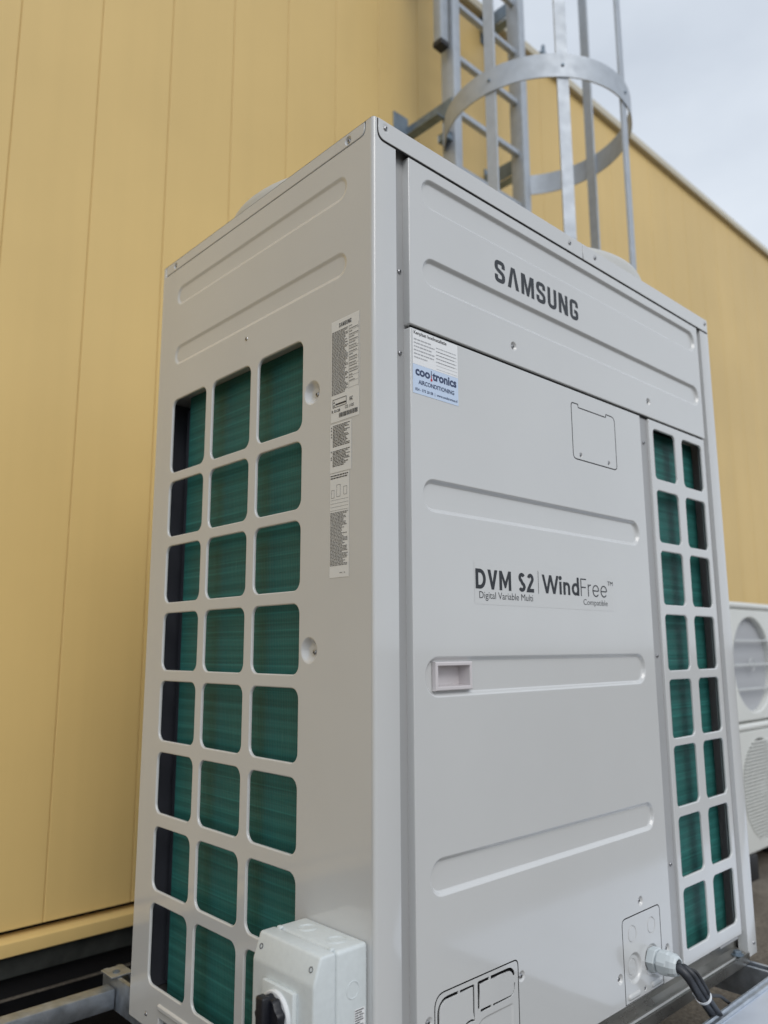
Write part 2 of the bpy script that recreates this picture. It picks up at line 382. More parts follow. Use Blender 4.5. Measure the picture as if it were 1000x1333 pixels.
def sheet(name, pl, outline, feats, m, parent, t=0.014, edge=0.0015, label=None):
    V, Fc, LN, GAP = [], [], [], set()
    Nn = pl[3]
    def addv(u, v, d): V.append(at(pl, u, v, d)); return len(V)-1
    def ring_strip(loop, rings, flat_first, flat_last):
        """rings ordered outside -> inside, offsets inward. returns last loop's 2D points, depth"""
        nn = normals2(loop); n = len(loop)
        seg = []
        for (o0, d0), (o1, d1) in zip(rings, rings[1:]):
            a = Vector((o1-o0, d1-d0)); a = a.normalized() if a.length > 1e-12 else Vector((1, 0)); seg.append(a)   # (N weight, inward weight)
        rn = []
        for i in range(len(rings)):
            if i == 0: w = Vector((1, 0)) if flat_first else seg[0]
            elif i == len(rings)-1: w = Vector((1, 0)) if flat_last else seg[-1]
            else: w = (seg[i-1]+seg[i])
            rn.append(w.normalized() if w.length > 1e-9 else Vector((1, 0)))
        idx, nr = [], []
        for (o, d), w in zip(rings, rn):
            row, nrow = [], []
            for p, q in zip(loop, nn):
                row.append(addv(p[0]+q.x*o, p[1]+q.y*o, d))
                qn = q.normalized()
                nrow.append((Nn*w.x + (pl[1]*qn.x+pl[2]*qn.y)*w.y).normalized())
            idx.append(row); nr.append(nrow)
        for i in range(len(rings)-1):
            for k in range(n):
                k2 = (k+1) % n
                Fc.append((idx[i][k], idx[i][k2], idx[i+1][k2], idx[i+1][k]))
                LN.append((nr[i][k], nr[i][k2], nr[i+1][k2], nr[i+1][k]))
        o, d = rings[-1]
        return [(p[0]+q.x*o, p[1]+q.y*o) for p, q in zip(loop, nn)], d
    def fill(loop, depth, feats):
        pts = [Vector(p) for p in loop]; edges = [(i, (i+1) % len(loop)) for i in range(len(loop))]
        for f in feats:
            b = len(pts); n = len(f['loop'])
            pts += [Vector(p) for p in f['loop']]; edges += [(b+i, b+(i+1) % n) for i in range(n)]
        vo, eo, fo, *_ = delaunay_2d_cdt(pts, edges, [], 0, 1e-7)
        ids = [addv(p.x, p.y, depth) for p in vo]
        for tri in fo:
            c = sum((vo[i] for i in tri), Vector((0, 0)))/len(tri)
            if not inside(c, loop) or any(inside(c, f['loop']) for f in feats): continue
            P = [vo[i] for i in tri]
            T = tuple(tri) if area2(P) > 0 else tuple(reversed(tri))
            Fc.append(tuple(ids[i] for i in T)); LN.append(tuple(Nn for _ in T))
        for f in feats:
            if area2(f['loop']) < 0: f['loop'] = f['loop'][::-1]
            rr = [(o, d+depth) for o, d in f['rings']]
            n0 = len(Fc)
            lp, dd = ring_strip(f['loop'], rr, True, not f['hole'])
            if f['gap']:
                n1 = len(f['loop']); GAP.update(range(n0, n0+3*n1))
            if not f['hole']: fill(lp, dd, f['kids'])
    if area2(outline) < 0: outline = outline[::-1]
    k = 3
    er = [(0, t)] + [(edge*(1-math.cos(i/k*math.pi/2)), edge*(1-math.sin(i/k*math.pi/2))) for i in range(k+1)]
    lp, _ = ring_strip(outline, er, False, True)
    for f in feats:
        if area2(f['loop']) < 0: f['loop'] = f['loop'][::-1]
    fill(lp, 0.0, feats)
    me = bpy.data.meshes.new(name); me.from_pydata(V, [], Fc)
    me.shade_smooth()
    me.normals_split_custom_set([n for t_ in LN for n in t_])
    o = link(name, me, m, parent)
    if GAP:
        me.materials.append(M['seam_black'])
        for i in GAP: me.polygons[i].material_index = 1
    if label: o['label'] = label
    return o

# flat printed shapes -------------------------------------------------------------
def flat(name, pl, quads, m, parent, stuff=False):
    V, Fc = [], []
    for q in quads:
        b = len(V); V += [at(pl, *p) for p in q]; Fc.append(tuple(range(b, b+len(q))))
    me = bpy.data.meshes.new(name); me.from_pydata(V, [], Fc)
    o = link(name, me, m, parent)
    if stuff: o['kind'] = 'stuff'
    return o
def q4(u0, u1, v0, v1): return [(u0, v0), (u1, v0), (u1, v1), (u0, v1)]
def lettering(body, pl, u0, u1, v0, v1, m, parent, bold=0.0, name='lettering', fit=None):
    """built-in font text fitted so that its bounding box is u0..u1 x v0..v1."""
    cu = bpy.data.curves.new('t', 'FONT'); cu.body = body; cu.size = 1.0; cu.offset = bold; cu.resolution_u = 3
    cu.fill_mode = 'FRONT'
    o = bpy.data.objects.new('t', cu); COL.objects.link(o)
    dg = bpy.context.evaluated_depsgraph_get(); dg.update()
    me0 = o.evaluated_get(dg).to_mesh()
    co = [v.co.copy() for v in me0.vertices]; fc = [tuple(p.vertices) for p in me0.polygons]
    o.evaluated_get(dg).to_mesh_clear()
    bpy.data.objects.remove(o); bpy.data.curves.remove(cu)
    xs = [c.x for c in co]; ys = [c.y for c in co]
    xa, xb = min(xs), max(xs); ya, yb = min(ys), max(ys)
    V = [at(pl, u0+(c.x-xa)/(xb-xa)*(u1-u0), v0+(c.y-ya)/(yb-ya)*(v1-v0)) for c in co]
    me = bpy.data.meshes.new(name); me.from_pydata(V, [], fc)
    return link(name, me, m, parent)
def fine_print(pl, u0, u1, v0, v1, pitch, m, parent, fill=0.62, seed=1, ragged=0.3):
    rn = random.Random(seed); Q = []
    v = v1
    while v - pitch > v0:
        end = u1 - (u1-u0)*ragged*rn.random()**2
        u = u0
        while u < end:
            w = (u1-u0)*rn.uniform(0.05, 0.17)
            if u+w > end: w = end-u
            if w > 0.001: Q.append(q4(u, u+w, v-pitch*fill, v))
            u += w + (u1-u0)*0.022
        v -= pitch
    return flat('fine_print', pl, Q, m, parent, True)

# stroke letters (condensed, squared, bold) ----------------------------------------
def ribbon(P, t):
    P = [Vector(p) for p in P]; Lq, Rq = [], []
    for i, p in enumerate(P):
        d1 = (P[i]-P[i-1]).normalized() if i > 0 else (P[1]-P[0]).normalized()
        d2 = (P[i+1]-P[i]).normalized() if i < len(P)-1 else d1
        n = Vector((-d1.y-d2.y, d1.x+d2.x)).normalized()
        k = max(n.dot(Vector((-d1.y, d1.x))), 0.4)
        Lq.append(p+n*t/2/k); Rq.append(p-n*t/2/k)
    return [[tuple(Rq[i]), tuple(Rq[i+1]), tuple(Lq[i+1]), tuple(Lq[i])] for i in range(len(P)-1)]
def open_fillet(P, r, n=6):
    out = [P[0]]
    for i in range(1, len(P)-1):
        a, b, c = Vector(P[i-1]), Vector(P[i]), Vector(P[i+1])
        d1 = (a-b).normalized(); d2 = (c-b).normalized(); tl = r/math.tan(d1.angle(d2)/2)
        tl = min(tl, (a-b).length*0.49, (c-b).length*0.49)
        p, q = b+d1*tl, b+d2*tl
        for k in range(n+1):
            t = k/n; out.append(tuple((p*(1-t)+b*t)*(1-t)+(b*(1-t)+q*t)*t))
    out.append(P[-1]); return out
def brand_glyphs():
    t = 0.185; w = 0.60; l, r, tp, bt = t/2, w-t/2, 1-0.075, 0.075
    S = ribbon(open_fillet([(r, 0.68), (r, tp), (l, tp), (l, 0.61), (r, 0.40), (r, bt), (l, bt), (l, 0.33)], 0.17), t)
    A = [[(0, 0), (0.195, 0), (0.345, 0.80), (0.345, 1), (0.225, 1)], [(0.345, 0.80), (0.495, 0), (0.69, 0), (0.465, 1), (0.345, 1)]]
    Mg = [q4(0, 0.18, 0, 1), q4(0.63, 0.81, 0, 1), [(0.18, 1), (0.18, 0.62), (0.335, 0), (0.405, 0), (0.405, 0.36), (0.245, 1)],
          [(0.63, 1), (0.565, 1), (0.405, 0.36), (0.405, 0), (0.475, 0), (0.63, 0.62)]]
    U = ribbon(open_fillet([(l, 1), (l, bt), (r, bt), (r, 1)], 0.20), t)
    Nn = [q4(0, 0.18, 0, 1), q4(0.46, 0.64, 0, 1), [(0.18, 1), (0.18, 0.60), (0.42, 0), (0.46, 0), (0.46, 0.40), (0.225, 1)]]
    G = ribbon(open_fillet([(r, 0.67), (r, tp), (l, tp), (l, bt), (r, bt), (r, 0.50-0.075), (0.31, 0.50-0.075)], 0.17), t)
    return [(S, .60), (A, .69), (Mg, .81), (S, .60), (U, .60), (Nn, .64), (G, .60)]
def brand_word(pl, u0, u1, v0, v1, m, parent):
    gl = brand_glyphs(); gap = 0.155
    tot = sum(w for _, w in gl)+gap*(len(gl)-1); k = (u1-u0)/tot
    Q = []; x = 0
    for polys, w in gl:
        for P in polys: Q.append([(u0+(x+a)*k, v0+b*(v1-v0)) for a, b in P])
        x += w+gap
    return flat('lettering', pl, Q, m, parent)

# geometric sans drawn as strokes; every glyph returns polygons in cap-height units and its width
def ring_arc(cx, cy, rx, ry, a0, a1, n=22): return [(cx+rx*math.cos(rad(a0+(a1-a0)*k/n)), cy+ry*math.sin(rad(a0+(a1-a0)*k/n))) for k in range(n+1)]
def glyph(c, t):
    h = t/2; xh = 0.70
    if c == 'D': return ribbon([(h, h*2), (h, 1-h*2)], t) + ribbon([(0, 1-h), (0.30, 1-h)] + ring_arc(0.30, 0.5, 0.42-h, 0.5-h, 88, -88) + [(0.30, h), (0, h)], t), 0.72
    if c == 'V': return [[(0, 1), (0.36-h*0.9, 0), (0.36+h*0.9, 0), (0.36, t*1.9), (t*1.1, 1)], [(0.36, t*1.9), (0.36+h*0.9, 0), (0.72, 1), (0.72-t*1.1, 1)]], 0.72
    if c == 'M': return [q4(0, t, 0, 1), q4(0.88-t, 0.88, 0, 1), [(t, 1), (t, 1-t*1.9), (0.44-h*0.5, 0.12), (0.44, 0.12), (0.44, 0.12+t*1.7)], [(0.88-t, 1), (0.44, 0.12+t*1.7), (0.44, 0.12), (0.44+h*0.5, 0.12), (0.88-t, 1-t*1.9)]], 0.88
    if c == 'S': return ribbon(ring_arc(0.28, 0.745, 0.26-h, 0.255-h, 25, 250, 18) + ring_arc(0.28, 0.265, 0.28-h, 0.265-h, 75, -155, 18), t), 0.56
    if c == '2': return ribbon(ring_arc(0.27, 0.72, 0.26-h, 0.28-h, 165, -35, 16) + [(0.10, t*0.9), (0.07, h), (0.54, h)], t), 0.54
    if c == 'W': 
        p = [(0, 1), (0.27, 0), (0.53, 1), (0.79, 0), (1.06, 1)]
        return sum(([[(x0-h*1.02, y0), (x1-h*1.02, y1), (x1+h*1.02, y1), (x0+h*1.02, y0)]] for (x0, y0), (x1, y1) in zip(p, p[1:])), []), 1.06
    if c == 'i': return [q4(0, t, 0, xh), circ(h, 0.90, t*0.72, 16)], t
    if c == 'n': return [q4(0, t, 0, xh)] + ribbon(ring_arc(0.26, xh-0.26, 0.26-h, 0.26-h, 165, 0, 14) + [(0.52-h, 0)], t), 0.52
    if c == 'd': return [q4(0.58-t, 0.58, 0, 1.02)] + ribbon(ring_arc(0.30, xh/2, 0.30-h, xh/2-h, 0, 360, 32), t), 0.58
    if c == 'F': return [q4(0, t, 0, 1), q4(t, 0.50, 1-t, 1), q4(t, 0.45, 0.50-h, 0.50+h)], 0.50
    if c == 'r': return [q4(0, t, 0, xh)] + ribbon(ring_arc(0.24, xh-0.24, 0.24-h, 0.24-h, 170, 78, 10), t), 0.28
    if c == 'e': return ribbon(ring_arc(0.30, xh/2, 0.30-h, xh/2-h, -38, -360, 30), t) + [q4(t*0.9, 0.60-t, xh/2-h, xh/2+h)], 0.60
    return [], 0.30
def stroke_text(body, pl, u0, u1, v0, cap, t, m, parent, gap=0.13):
    G = [glyph(c, t) for c in body]
    tot = sum(w for _, w in G)+gap*(len(G)-1); k = (u1-u0)/tot
    V, Fc = [], []; x = 0; n = 0
    for polys, w in G:
        for P in polys:
            b = len(V); n += 1
            V += [at(pl, u0+(x+a)*k, v0+c*cap, -1.2e-5*(n % 9)) for a, c in P]; Fc.append(tuple(range(b, len(V))))
        x += w+gap
    me = bpy.data.meshes.new('lettering'); me.from_pydata(V, [], Fc)
    return link('lettering', me, m, parent)

# ================================================================== the setting
bm = bmesh.new(); S = 500
for i in range(1): 
    vs = [bm.verts.new(p) for p in ((-S, -S, -0.2), (S, -S, -0.2), (S, S, -0.2), (-S, S, -0.2))]; bm.faces.new(vs)
deck = bm_obj('roof_deck', bm, 'roof_bitumen'); deck['kind'] = 'structure'

YW = 1.56
B = thing('warehouse', 'tall yellow metal clad building wall behind the outdoor unit', 'building', (2.0, YW, -0.2))
# core behind the cladding, seen only in the joints
box('wall_core', 'wall_yellow', B, -6.2, 16.2, YW+0.005, YW+0.4, -0.006, 4.334, 0)
box('base_gap', 'seam_black', B, -6.2, 16.2, YW+0.034, YW+0.4, -0.2, -0.0065, 0)
PW, X0 = 0.2692, -0.157
pm = bmesh.new()
prof = [(0.0, 0.0046), (0.0, 0.0030), (0.0010, 0.0012), (0.0030, 0.0), (PW-0.0044, 0.0), (PW-0.0025, 0.0012), (PW-0.0017, 0.0030), (PW-0.0017, 0.0046)]
lo = [pm.verts.new((a, b, -0.008)) for a, b in prof]; hi = [pm.verts.new((a, b, 4.345)) for a, b in prof]
for i in range(len(prof)-1): pm.faces.new((lo[i], lo[i+1], hi[i+1], hi[i]))
pm.faces.new(lo); pm.faces.new(hi)
bmesh.ops.recalc_face_normals(pm, faces=pm.faces)
pme = bpy.data.meshes.new('wall_panel'); pm.to_mesh(pme); pm.free(); pme.materials.append(M['wall_yellow'])
for k in range(-22, 60):
    link('wall_panel', pme, None, B, (X0+k*PW, YW, 0))
def extrude_x(name, prof, x0, x1, m, parent, smooth=30):
    b = bmesh.new()
    a = [b.verts.new((x0, y, z)) for y, z in prof]; c = [b.verts.new((x1, y, z)) for y, z in prof]
    n = len(prof)
    for i in range(n): b.faces.new((a[i], a[(i+1) % n], c[(i+1) % n], c[i]))
    b.faces.new(a); b.faces.new(c)
    return bm_obj(name, b, m, parent, smooth=smooth)
extrude_x('base_trim', [(YW+0.033, -0.026), (YW-0.026, -0.0325), (YW-0.0295, -0.0345), (YW-0.0300, -0.0375), (YW-0.0300, -0.0690), (YW-0.0275, -0.0705), (YW+0.033, -0.0705)], -6.2, 16.2, 'wall_yellow', B)
extrude_x('plinth', [(YW-0.008, -0.0715), (YW-0.008, -0.132), (YW+0.033, -0.132), (YW+0.033, -0.0715)], -6.2, 16.2, 'plinth_grey', B)
extrude_x('coping', [(YW-0.002, 4.335), (YW-0.032, 4.333), (YW-0.036, 4.338), (YW-0.036, 4.385), (YW-0.030, 4.391), (YW+0.35, 4.42), (YW+0.35, 4.335)], -6.2, 16.2, 'coping_beige', B)
gap_strip = box('dark_strip', 'gap_shade_black', None, -6.2, 3.0, 0.80, YW-0.006, -0.196, -0.192, 0); gap_strip.name = 'gap_shade_strip'; gap_strip['kind'] = 'structure'  # near-black strip on the deck, standing in for shade between wall and unit

# ================================================================== the big outdoor unit
W, D, H = 1.295, 0.765, 1.695
UN = thing('outdoor_unit', 'large light grey outdoor air conditioning unit standing before the yellow wall', 'outdoor unit', (W/2, D/2, 0))

# --- screws: one shared mesh (domed head with a cross slot), faces local -y
def screw_mesh(name, r=0.0043):
    b = bmesh.new()
    add_lathe(b, [(r, 0), (r, 0.0012), (r*0.86, 0.0022), (r*0.5, 0.0029), (r*0.30, 0.0030), (r*0.26, 0.0012), (0, 0.0009)], 14, Matrix.Identity(4))
    for a in (0, 90):
        add_box(b, -r*0.62, r*0.62, -r*0.13, r*0.13, 0.0026, 0.00315, 0, 1, Matrix.Rotation(rad(a+25), 4, 'Z'))
    bmesh.ops.recalc_face_normals(b, faces=b.faces)
    me = bpy.data.meshes.new(name); b.to_mesh(me); b.free(); me.materials.append(M['screw_steel'])
    me.materials.append(M['seam_black'])
    for p in me.polygons:
        if abs(p.normal.z) > 0.9 and p.center.z > 0.0031: p.material_index = 1
    return me
SCR = screw_mesh('screw')
def screw(pl, u, v, depth, parent):
    o = bpy.data.objects.new('screw', SCR); COL.objects.link(o)
    q = pl[3].to_track_quat('Z', 'Y'); o.rotation_mode = 'QUATERNION'; o.rotation_quaternion = q
    o.location = at(pl, u, v, depth)
    o.parent = parent; o.matrix_parent_inverse = Matrix.Translation(parent.location).inverted()
    return o

# --- left side panel
ROWS_L = [(1.168, 1.339), (1.022, 1.146), (0.876, 1.000), (0.731, 0.852), (0.584, 0.707), (0.437, 0.559), (0.286, 0.409), (0.107, 0.260)]
COLS_L = [(0.196, 0.341), (0.369, 0.515), (0.542, 0.689)]
def side_feats(sgn, full=True):
    fs = []
    def uu(y0, y1): return (sgn*y0, sgn*y1) if sgn > 0 else (-y1, -y0)
    for z0, z1 in ROWS_L:
        for y0, y1 in COLS_L:
            a, b = uu(y0-0.003, y1+0.003); fs.append(F(rrect(a, b, z0-0.003, z1+0.003, 0.021, 7), hole_rings(0.0030, 0.0050), hole=True))
    a, b = uu(0.070, 0.692)
    fs.append(rib(a, b, 1.570, 1.620, 0.0095, 0.0030)); fs.append(rib(a, b, 1.422, 1.472, 0.0095, 0.0030))
    for z in (1.229, 0.772):
        fs.append(F(circ(sgn*0.166, z, 0.0235, 32), [(0, 0), (0.002, 0.0006), (0.005, 0.003), (0.009, 0.0065), (0.013, 0.0088), (0.016, 0.0092)]))
    fs.append(dimple(sgn*0.387, 1.399, 0.005, 0.002)); fs.append(dimple(sgn*0.690, 0.048, 0.006, 0.002))
    a, b = uu(0.40, 0.640); fs.append(F(rrect(a, b, 0.070, 0.084, 0.0068, 5), [(0, 0), (0.001, -0.0022), (0.003, -0.0042), (0.005, -0.0048)]))
    a, b = uu(0.42, 0.640); fs.append(F(rrect(a, b, 0.030, 0.058, 0.003, 3), hole_rings(0.002, 0.012), hole=True))
    return fs
def side_outline(sgn):
    P = [(0.006, 0.024), (0.765, 0.024), (0.765, 1.695), (0.7545, 1.695), (0.7545, 1.6685), (0.0215, 1.6685), (0.0215, 1.695), (0.006, 1.695)]
    Q = fillet(P, [0, 0, 0, 0, 0.004, 0.013, 0, 0], 5)
    return [(sgn*a, b) for a, b in Q]
sheet('side_panel', LEFT, side_outline(-1), side_feats(-1), 'unit_paint', UN)
RIGHT = (Vector((W, 0, 0)), Vector((0, 1, 0)), Vector((0, 0, 1)), Vector((1, 0, 0)))
sheet('side_panel', RIGHT, side_outline(1), side_feats(1), 'unit_paint', UN)
for pl, s in ((LEFT, -1), (RIGHT, 1)):
    # cover skirt along the top edge, set in its cut-out with a dark joint
    sk = fillet([(0.024, 1.6705), (0.752, 1.6705), (0.752, 1.6948), (0.024, 1.6948)], [0.013, 0.004, 0, 0], 5)
    o = sheet('cover_skirt', pl, [(s*a, b) for a, b in sk], [dimple(s*0.069, 1.6815, 0.0095, 0.0045), dimple(s*0.707, 1.6825, 0.0085, 0.004)], 'unit_paint', UN)
    for y, z in ((0.069, 1.6815), (0.707, 1.6825)): screw(pl, s*y, z, 0.0040, o)
    screw(pl, s*0.387, 1.399, 0.0015, UN); screw(pl, s*0.690, 0.048, 0.0015, UN)
    for z in (1.229, 0.772): screw(pl, s*0.160, z-0.003, 0.0088, UN)
    bx = (0.0075, 0.0095) if s < 0 else (W-0.0095, W-0.0075)
    box('joint_backing', 'seam_black', UN, bx[0], bx[1], 0.014, 0.762, 1.640, 1.693, 0)

# --- corner posts: rounded outer corner, front flange, return into the channel
def post(mirror):
    P = []
    for k in range(7):
        t = k/6*math.pi/2; P.append((0.006-0.006*math.cos(t), 0.006-0.006*math.sin(t)))
    P += [(0.0525, 0), (0.0537, 0.0004), (0.0541, 0.0016), (0.0541, 0.024)]
    b = bmesh.new()
    if mirror: P = [(W-a, c) for a, c in P]
    lo = [b.verts.new((a, c, 0.024)) for a, c in P]; hi = [b.verts.new((a, c, 1.6948)) for a, c in P]
    for i in range(len(P)-1): b.faces.new((lo[i], lo[i+1], hi[i+1], hi[i]) if not mirror else (lo[i+1], lo[i], hi[i], hi[i+1]))
    me = bpy.data.meshes.new('corner_post'); b.to_mesh(me); b.free(); me.shade_smooth(); me.set_sharp_from_angle(angle=rad(40))
    return link('corner_post', me, 'unit_paint', UN)
post(False); post(True)
# recessed channels between posts, door and grille
box('frame_channel', 'shaded_paint', UN, 0.0405, 0.1150, 0.0155, 0.0165, 0.086, 1.690, 0)
box('frame_channel', 'shaded_paint', UN, 0.8400, 0.9450, 0.0070, 0.0085, 0.086, 1.335, 0)
box('frame_channel', 'shaded_paint', UN, 1.1980, 1.2500, 0.0110, 0.0125, 0.083, 1.690, 0)
for z in (1.28, 1.432): screw(FRONT, 0.0745, z, 0.0153, UN)
for z in (1.265, 0.755, 0.30): screw(FRONT, 0.893, z, 0.0068, UN)

# --- cover rails along the front top (two covers meeting at the middle)
RAIL = plane(FRONT, 0.002)
for u0_, u1_, left in ((0.0105, 0.6500, True), (0.6518, 1.2850, False)):
    P = [(u0_, 1.6565), (u1_, 1.6565), (u1_, 1.6948), (u0_, 1.6948)]
    rr = [0.016, 0, 0, 0] if left else [0, 0.004, 0.0, 0]
    sc_ = [(0.0275, 1.6815), (0.599, 1.6770)] if left else [(0.703, 1.6775), (1.2725, 1.6800)]
    o = sheet('cover_skirt', RAIL, fillet(P, rr, 6), [dimple(u, v, 0.0098, 0.0013) for u, v in sc_], 'unit_paint', UN, t=0.0018, edge=0.0012)
    for u, v in sc_: screw(RAIL, u, v, 0.0012, o)
P = fillet([(0.0085, 1.6535), (1.2865, 1.6535), (1.2865, 1.694), (0.0085, 1.694)], [0.018, 0.005, 0, 0], 6)
flat('joint_seal', plane(FRONT, 0.0006), [P], 'seam_black', UN)

# --- top cover with the two fan openings
TOP = (Vector((0, 0, 1.695)), Vector((1, 0, 0)), Vector((0, 1, 0)), Vector((0, 0, 1)))
FANS = [(0.330, 0.398), (0.940, 0.362)]
for (a, b), (fx, fy) in zip(((0.0, 0.6505), (0.6515, W)), FANS):
    r = (0.012, 0.001) if a == 0 else (0.001, 0.012)
    ol = fillet([(a, 0.0), (b, 0.0), (b, D), (a, D)], [0.006 if a == 0 else 0, 0 if a == 0 else 0.006, 0 if a == 0 else 0.006, 0.006 if a == 0 else 0], 5)
    sheet('top_cover', TOP, ol, [F(circ(fx, fy, 0.280, 64), hole_rings(0.006, 0.05), hole=True)], 'unit_paint', UN, t=0.0002, edge=0.0002)
for fx, fy in FANS:
    b = bmesh.new()
    hs = 0.042 if fx < 0.6 else 0.088
    add_lathe(b, [(0.320, 0.0), (0.319, hs*0.5), (0.316, hs*0.8), (0.310, hs*0.95), (0.300, hs), (0.288, hs), (0.276, hs*0.85), (0.262, -0.05)], 72, Matrix.Translation((fx, fy, 1.6955)))
    sh = bm_obj('fan_shroud', b, 'guard_white', UN, smooth=50)
    b = bmesh.new()
    for k in range(9):
        rr = 0.265-0.026*k
        add_tube(b, [(fx+rr*math.cos(t*math.pi/24), fy+rr*math.sin(t*math.pi/24), 1.6955+hs-0.006+0.004*(k/9)) for t in range(49)], 0.0022, 5, False)
    for k in range(8):
        a = k*math.pi/4
        add_tube(b, [(fx+0.03*math.cos(a), fy+0.03*math.sin(a), 1.6955+hs-0.003), (fx+0.285*math.cos(a), fy+0.285*math.sin(a), 1.6955+hs-0.009)], 0.003, 5)
    bm_obj('fan_guard', b, 'guard_white', UN, smooth=50)
    b = bmesh.new(); add_lathe(b, [(0.0, 0.05), (0.05, 0.05), (0.065, 0.03), (0.07, -0.04), (0, -0.04)], 24, Matrix.Translation((fx, fy, 1.66)))
    hub = bm_obj('fan_hub', b, 'fan_grey', UN, smooth=40)
    for k in range(4):
        b = bmesh.new(); g = []
        for i in range(6):
            rr = 0.06+0.18*i/5; row = []
            for j in range(6):
                a = k*math.pi/2 + rad(-30+60*j/5+10*i/5)
                row.append(b.verts.new((fx+rr*math.cos(a), fy+rr*math.sin(a), 1.63+0.06*j/5)))
            g.append(row)
        for i in range(5):
            for j in range(5): b.faces.new((g[i][j], g[i+1][j], g[i+1][j+1], g[i][j+1]))
        bm_obj('fan_blade', b, 'fan_grey', hub, smooth=60)

# --- upper front panel with the brand
PF = FRONT
up = sheet('upper_panel', PF, rrect(0.085, 1.2205, 1.3335, 1.6540, 0.002, 2),
           [rib(0.117, 1.203, 1.572, 1.634, 0.0090, 0.0072), rib(0.118, 1.203, 1.418, 1.476, 0.0090, 0.0072),
            dimple(0.380, 1.3715, 0.0105, 0.005), dimple(0.918, 1.3730, 0.0105, 0.005)], 'unit_paint', UN, t=0.024, edge=0.002)
for u, v in ((0.380, 1.3715), (0.918, 1.3730)): screw(PF, u, v, 0.0048, up)
brand_word(plane(PF, 0.0004), 0.326, 0.621, 1.4955, 1.5415, 'letter_dark', up)

# --- access door
hatch_loop = fillet([(0.574, 1.172), (0.752, 1.172), (0.752, 1.299), (0.713, 1.299), (0.713, 1.292), (0.603, 1.292), (0.603, 1.299), (0.574, 1.299)],
                    [0.013, 0.013, 0.016, 0.0015, 0.0015, 0.0015, 0.0015, 0.010], 5)
knock_loop = fillet([(0.122, 0.100), (0.332, 0.100), (0.332, 0.250), (0.122, 0.250)], [0.005, 0.005, 0.012, 0.024], 6)
ctrl_loop = fillet([(0.668, 0.077), (0.822, 0.077), (0.822, 0.236), (0.668, 0.236)], [0.002, 0.002, 0.014, 0.014], 6)
def slot(u0, u1, v0, v1): return F(rrect(u0, u1, v0, v1, min(u1-u0, v1-v0)*0.3, 2), [(0, 0), (0.0003, 0.0006), (0.0004, 0.012)], hole=True)
def open_slot(P, w):
    """a cut along a path"""
    P = [Vector(p) for p in P]; A, C = [], []
    for i, p in enumerate(P):
        d1 = (P[i]-P[i-1]).normalized() if i else (P[1]-P[0]).normalized()
        d2 = (P[i+1]-P[i]).normalized() if i < len(P)-1 else d1
        n = Vector((-d1.y-d2.y, d1.x+d2.x)).normalized(); A.append(tuple(p+n*w/2)); C.append(tuple(p-n*w/2))
    return F(A+C[::-1], [(0, 0), (0.0002, 0.0004), (0.0002, 0.0022)], hole=True)
def arc(cx, cy, r, a0, a1, n=6): return [(cx+r*math.cos(rad(a0+(a1-a0)*k/n)), cy+r*math.sin(rad(a0+(a1-a0)*k/n))) for k in range(n+1)]
w_ = 0.0056
knock_kids = [
    open_slot([(0.1315, 0.168)]+arc(0.151, 0.219, 0.0195, 180, 90)[0:] + [(0.178, 0.2385)], w_),
    open_slot([(0.1815, 0.2385), (0.2130, 0.2385), (0.2140, 0.2385), (0.2145, 0.238), (0.2145, 0.2005)] + arc(0.206, 0.158, 0.031, 70, 150, 5), w_*0.75),
    open_slot([(0.1315, 0.112), (0.1315, 0.164)], w_),
    open_slot([(0.2270, 0.2000), (0.2270, 0.2385), (0.2275, 0.2390), (0.2540, 0.2390)], w_),
    open_slot([(0.2580, 0.2390), (0.304, 0.2390)]+arc(0.304, 0.2225, 0.0165, 90, 10, 5), w_),
    open_slot([(0.3205, 0.215)]+arc(0.308, 0.2085, 0.0120, 0, -90, 5)+[(0.262, 0.1965)], w_*0.55),
    open_slot([(0.2580, 0.1965), (0.2305, 0.1965)], w_*0.8),
    F(fillet([(0.245, 0.112), (0.316, 0.112), (0.316, 0.186), (0.216, 0.186)], [0.006, 0.004, 0.006, 0.02], 4), scurve(0.005, 0.002, 3),
      [F(circ(0.286, 0.128, 0.011, 18), [(0, 0), (0.0004, 0.0008), (0.0005, 0.004)], hole=True)]),
]
ctrl_kids = [
    F(circ(0.706, 0.2015, 0.0165, 28), groove(0.0026, 0.0022)), F(circ(0.783, 0.2010, 0.0165, 28), groove(0.0026, 0.0022)),
    F(circ(0.709, 0.1370, 0.0300, 36), scurve(0.008, 0.0055, 5), [F(circ(0.709, 0.1370, 0.0165, 28), groove(0.0026, 0.0022))]),
    F(circ(0.779, 0.1370, 0.0300, 36), scurve(0.006, 0.0045, 4)),
    F(rrect(0.678, 0.724, 0.0835, 0.0955, 0.0055, 5), [(0, 0), (0.0012, -0.0022), (0.003, -0.0038), (0.0045, -0.0040)]),
    F(rrect(0.768, 0.814, 0.0835, 0.0955, 0.0055, 5), [(0, 0), (0.0012, -0.0022), (0.003, -0.0038), (0.0045, -0.0040)]),
    dimple(0.746, 0.0895, 0.0052, 0.002),
]
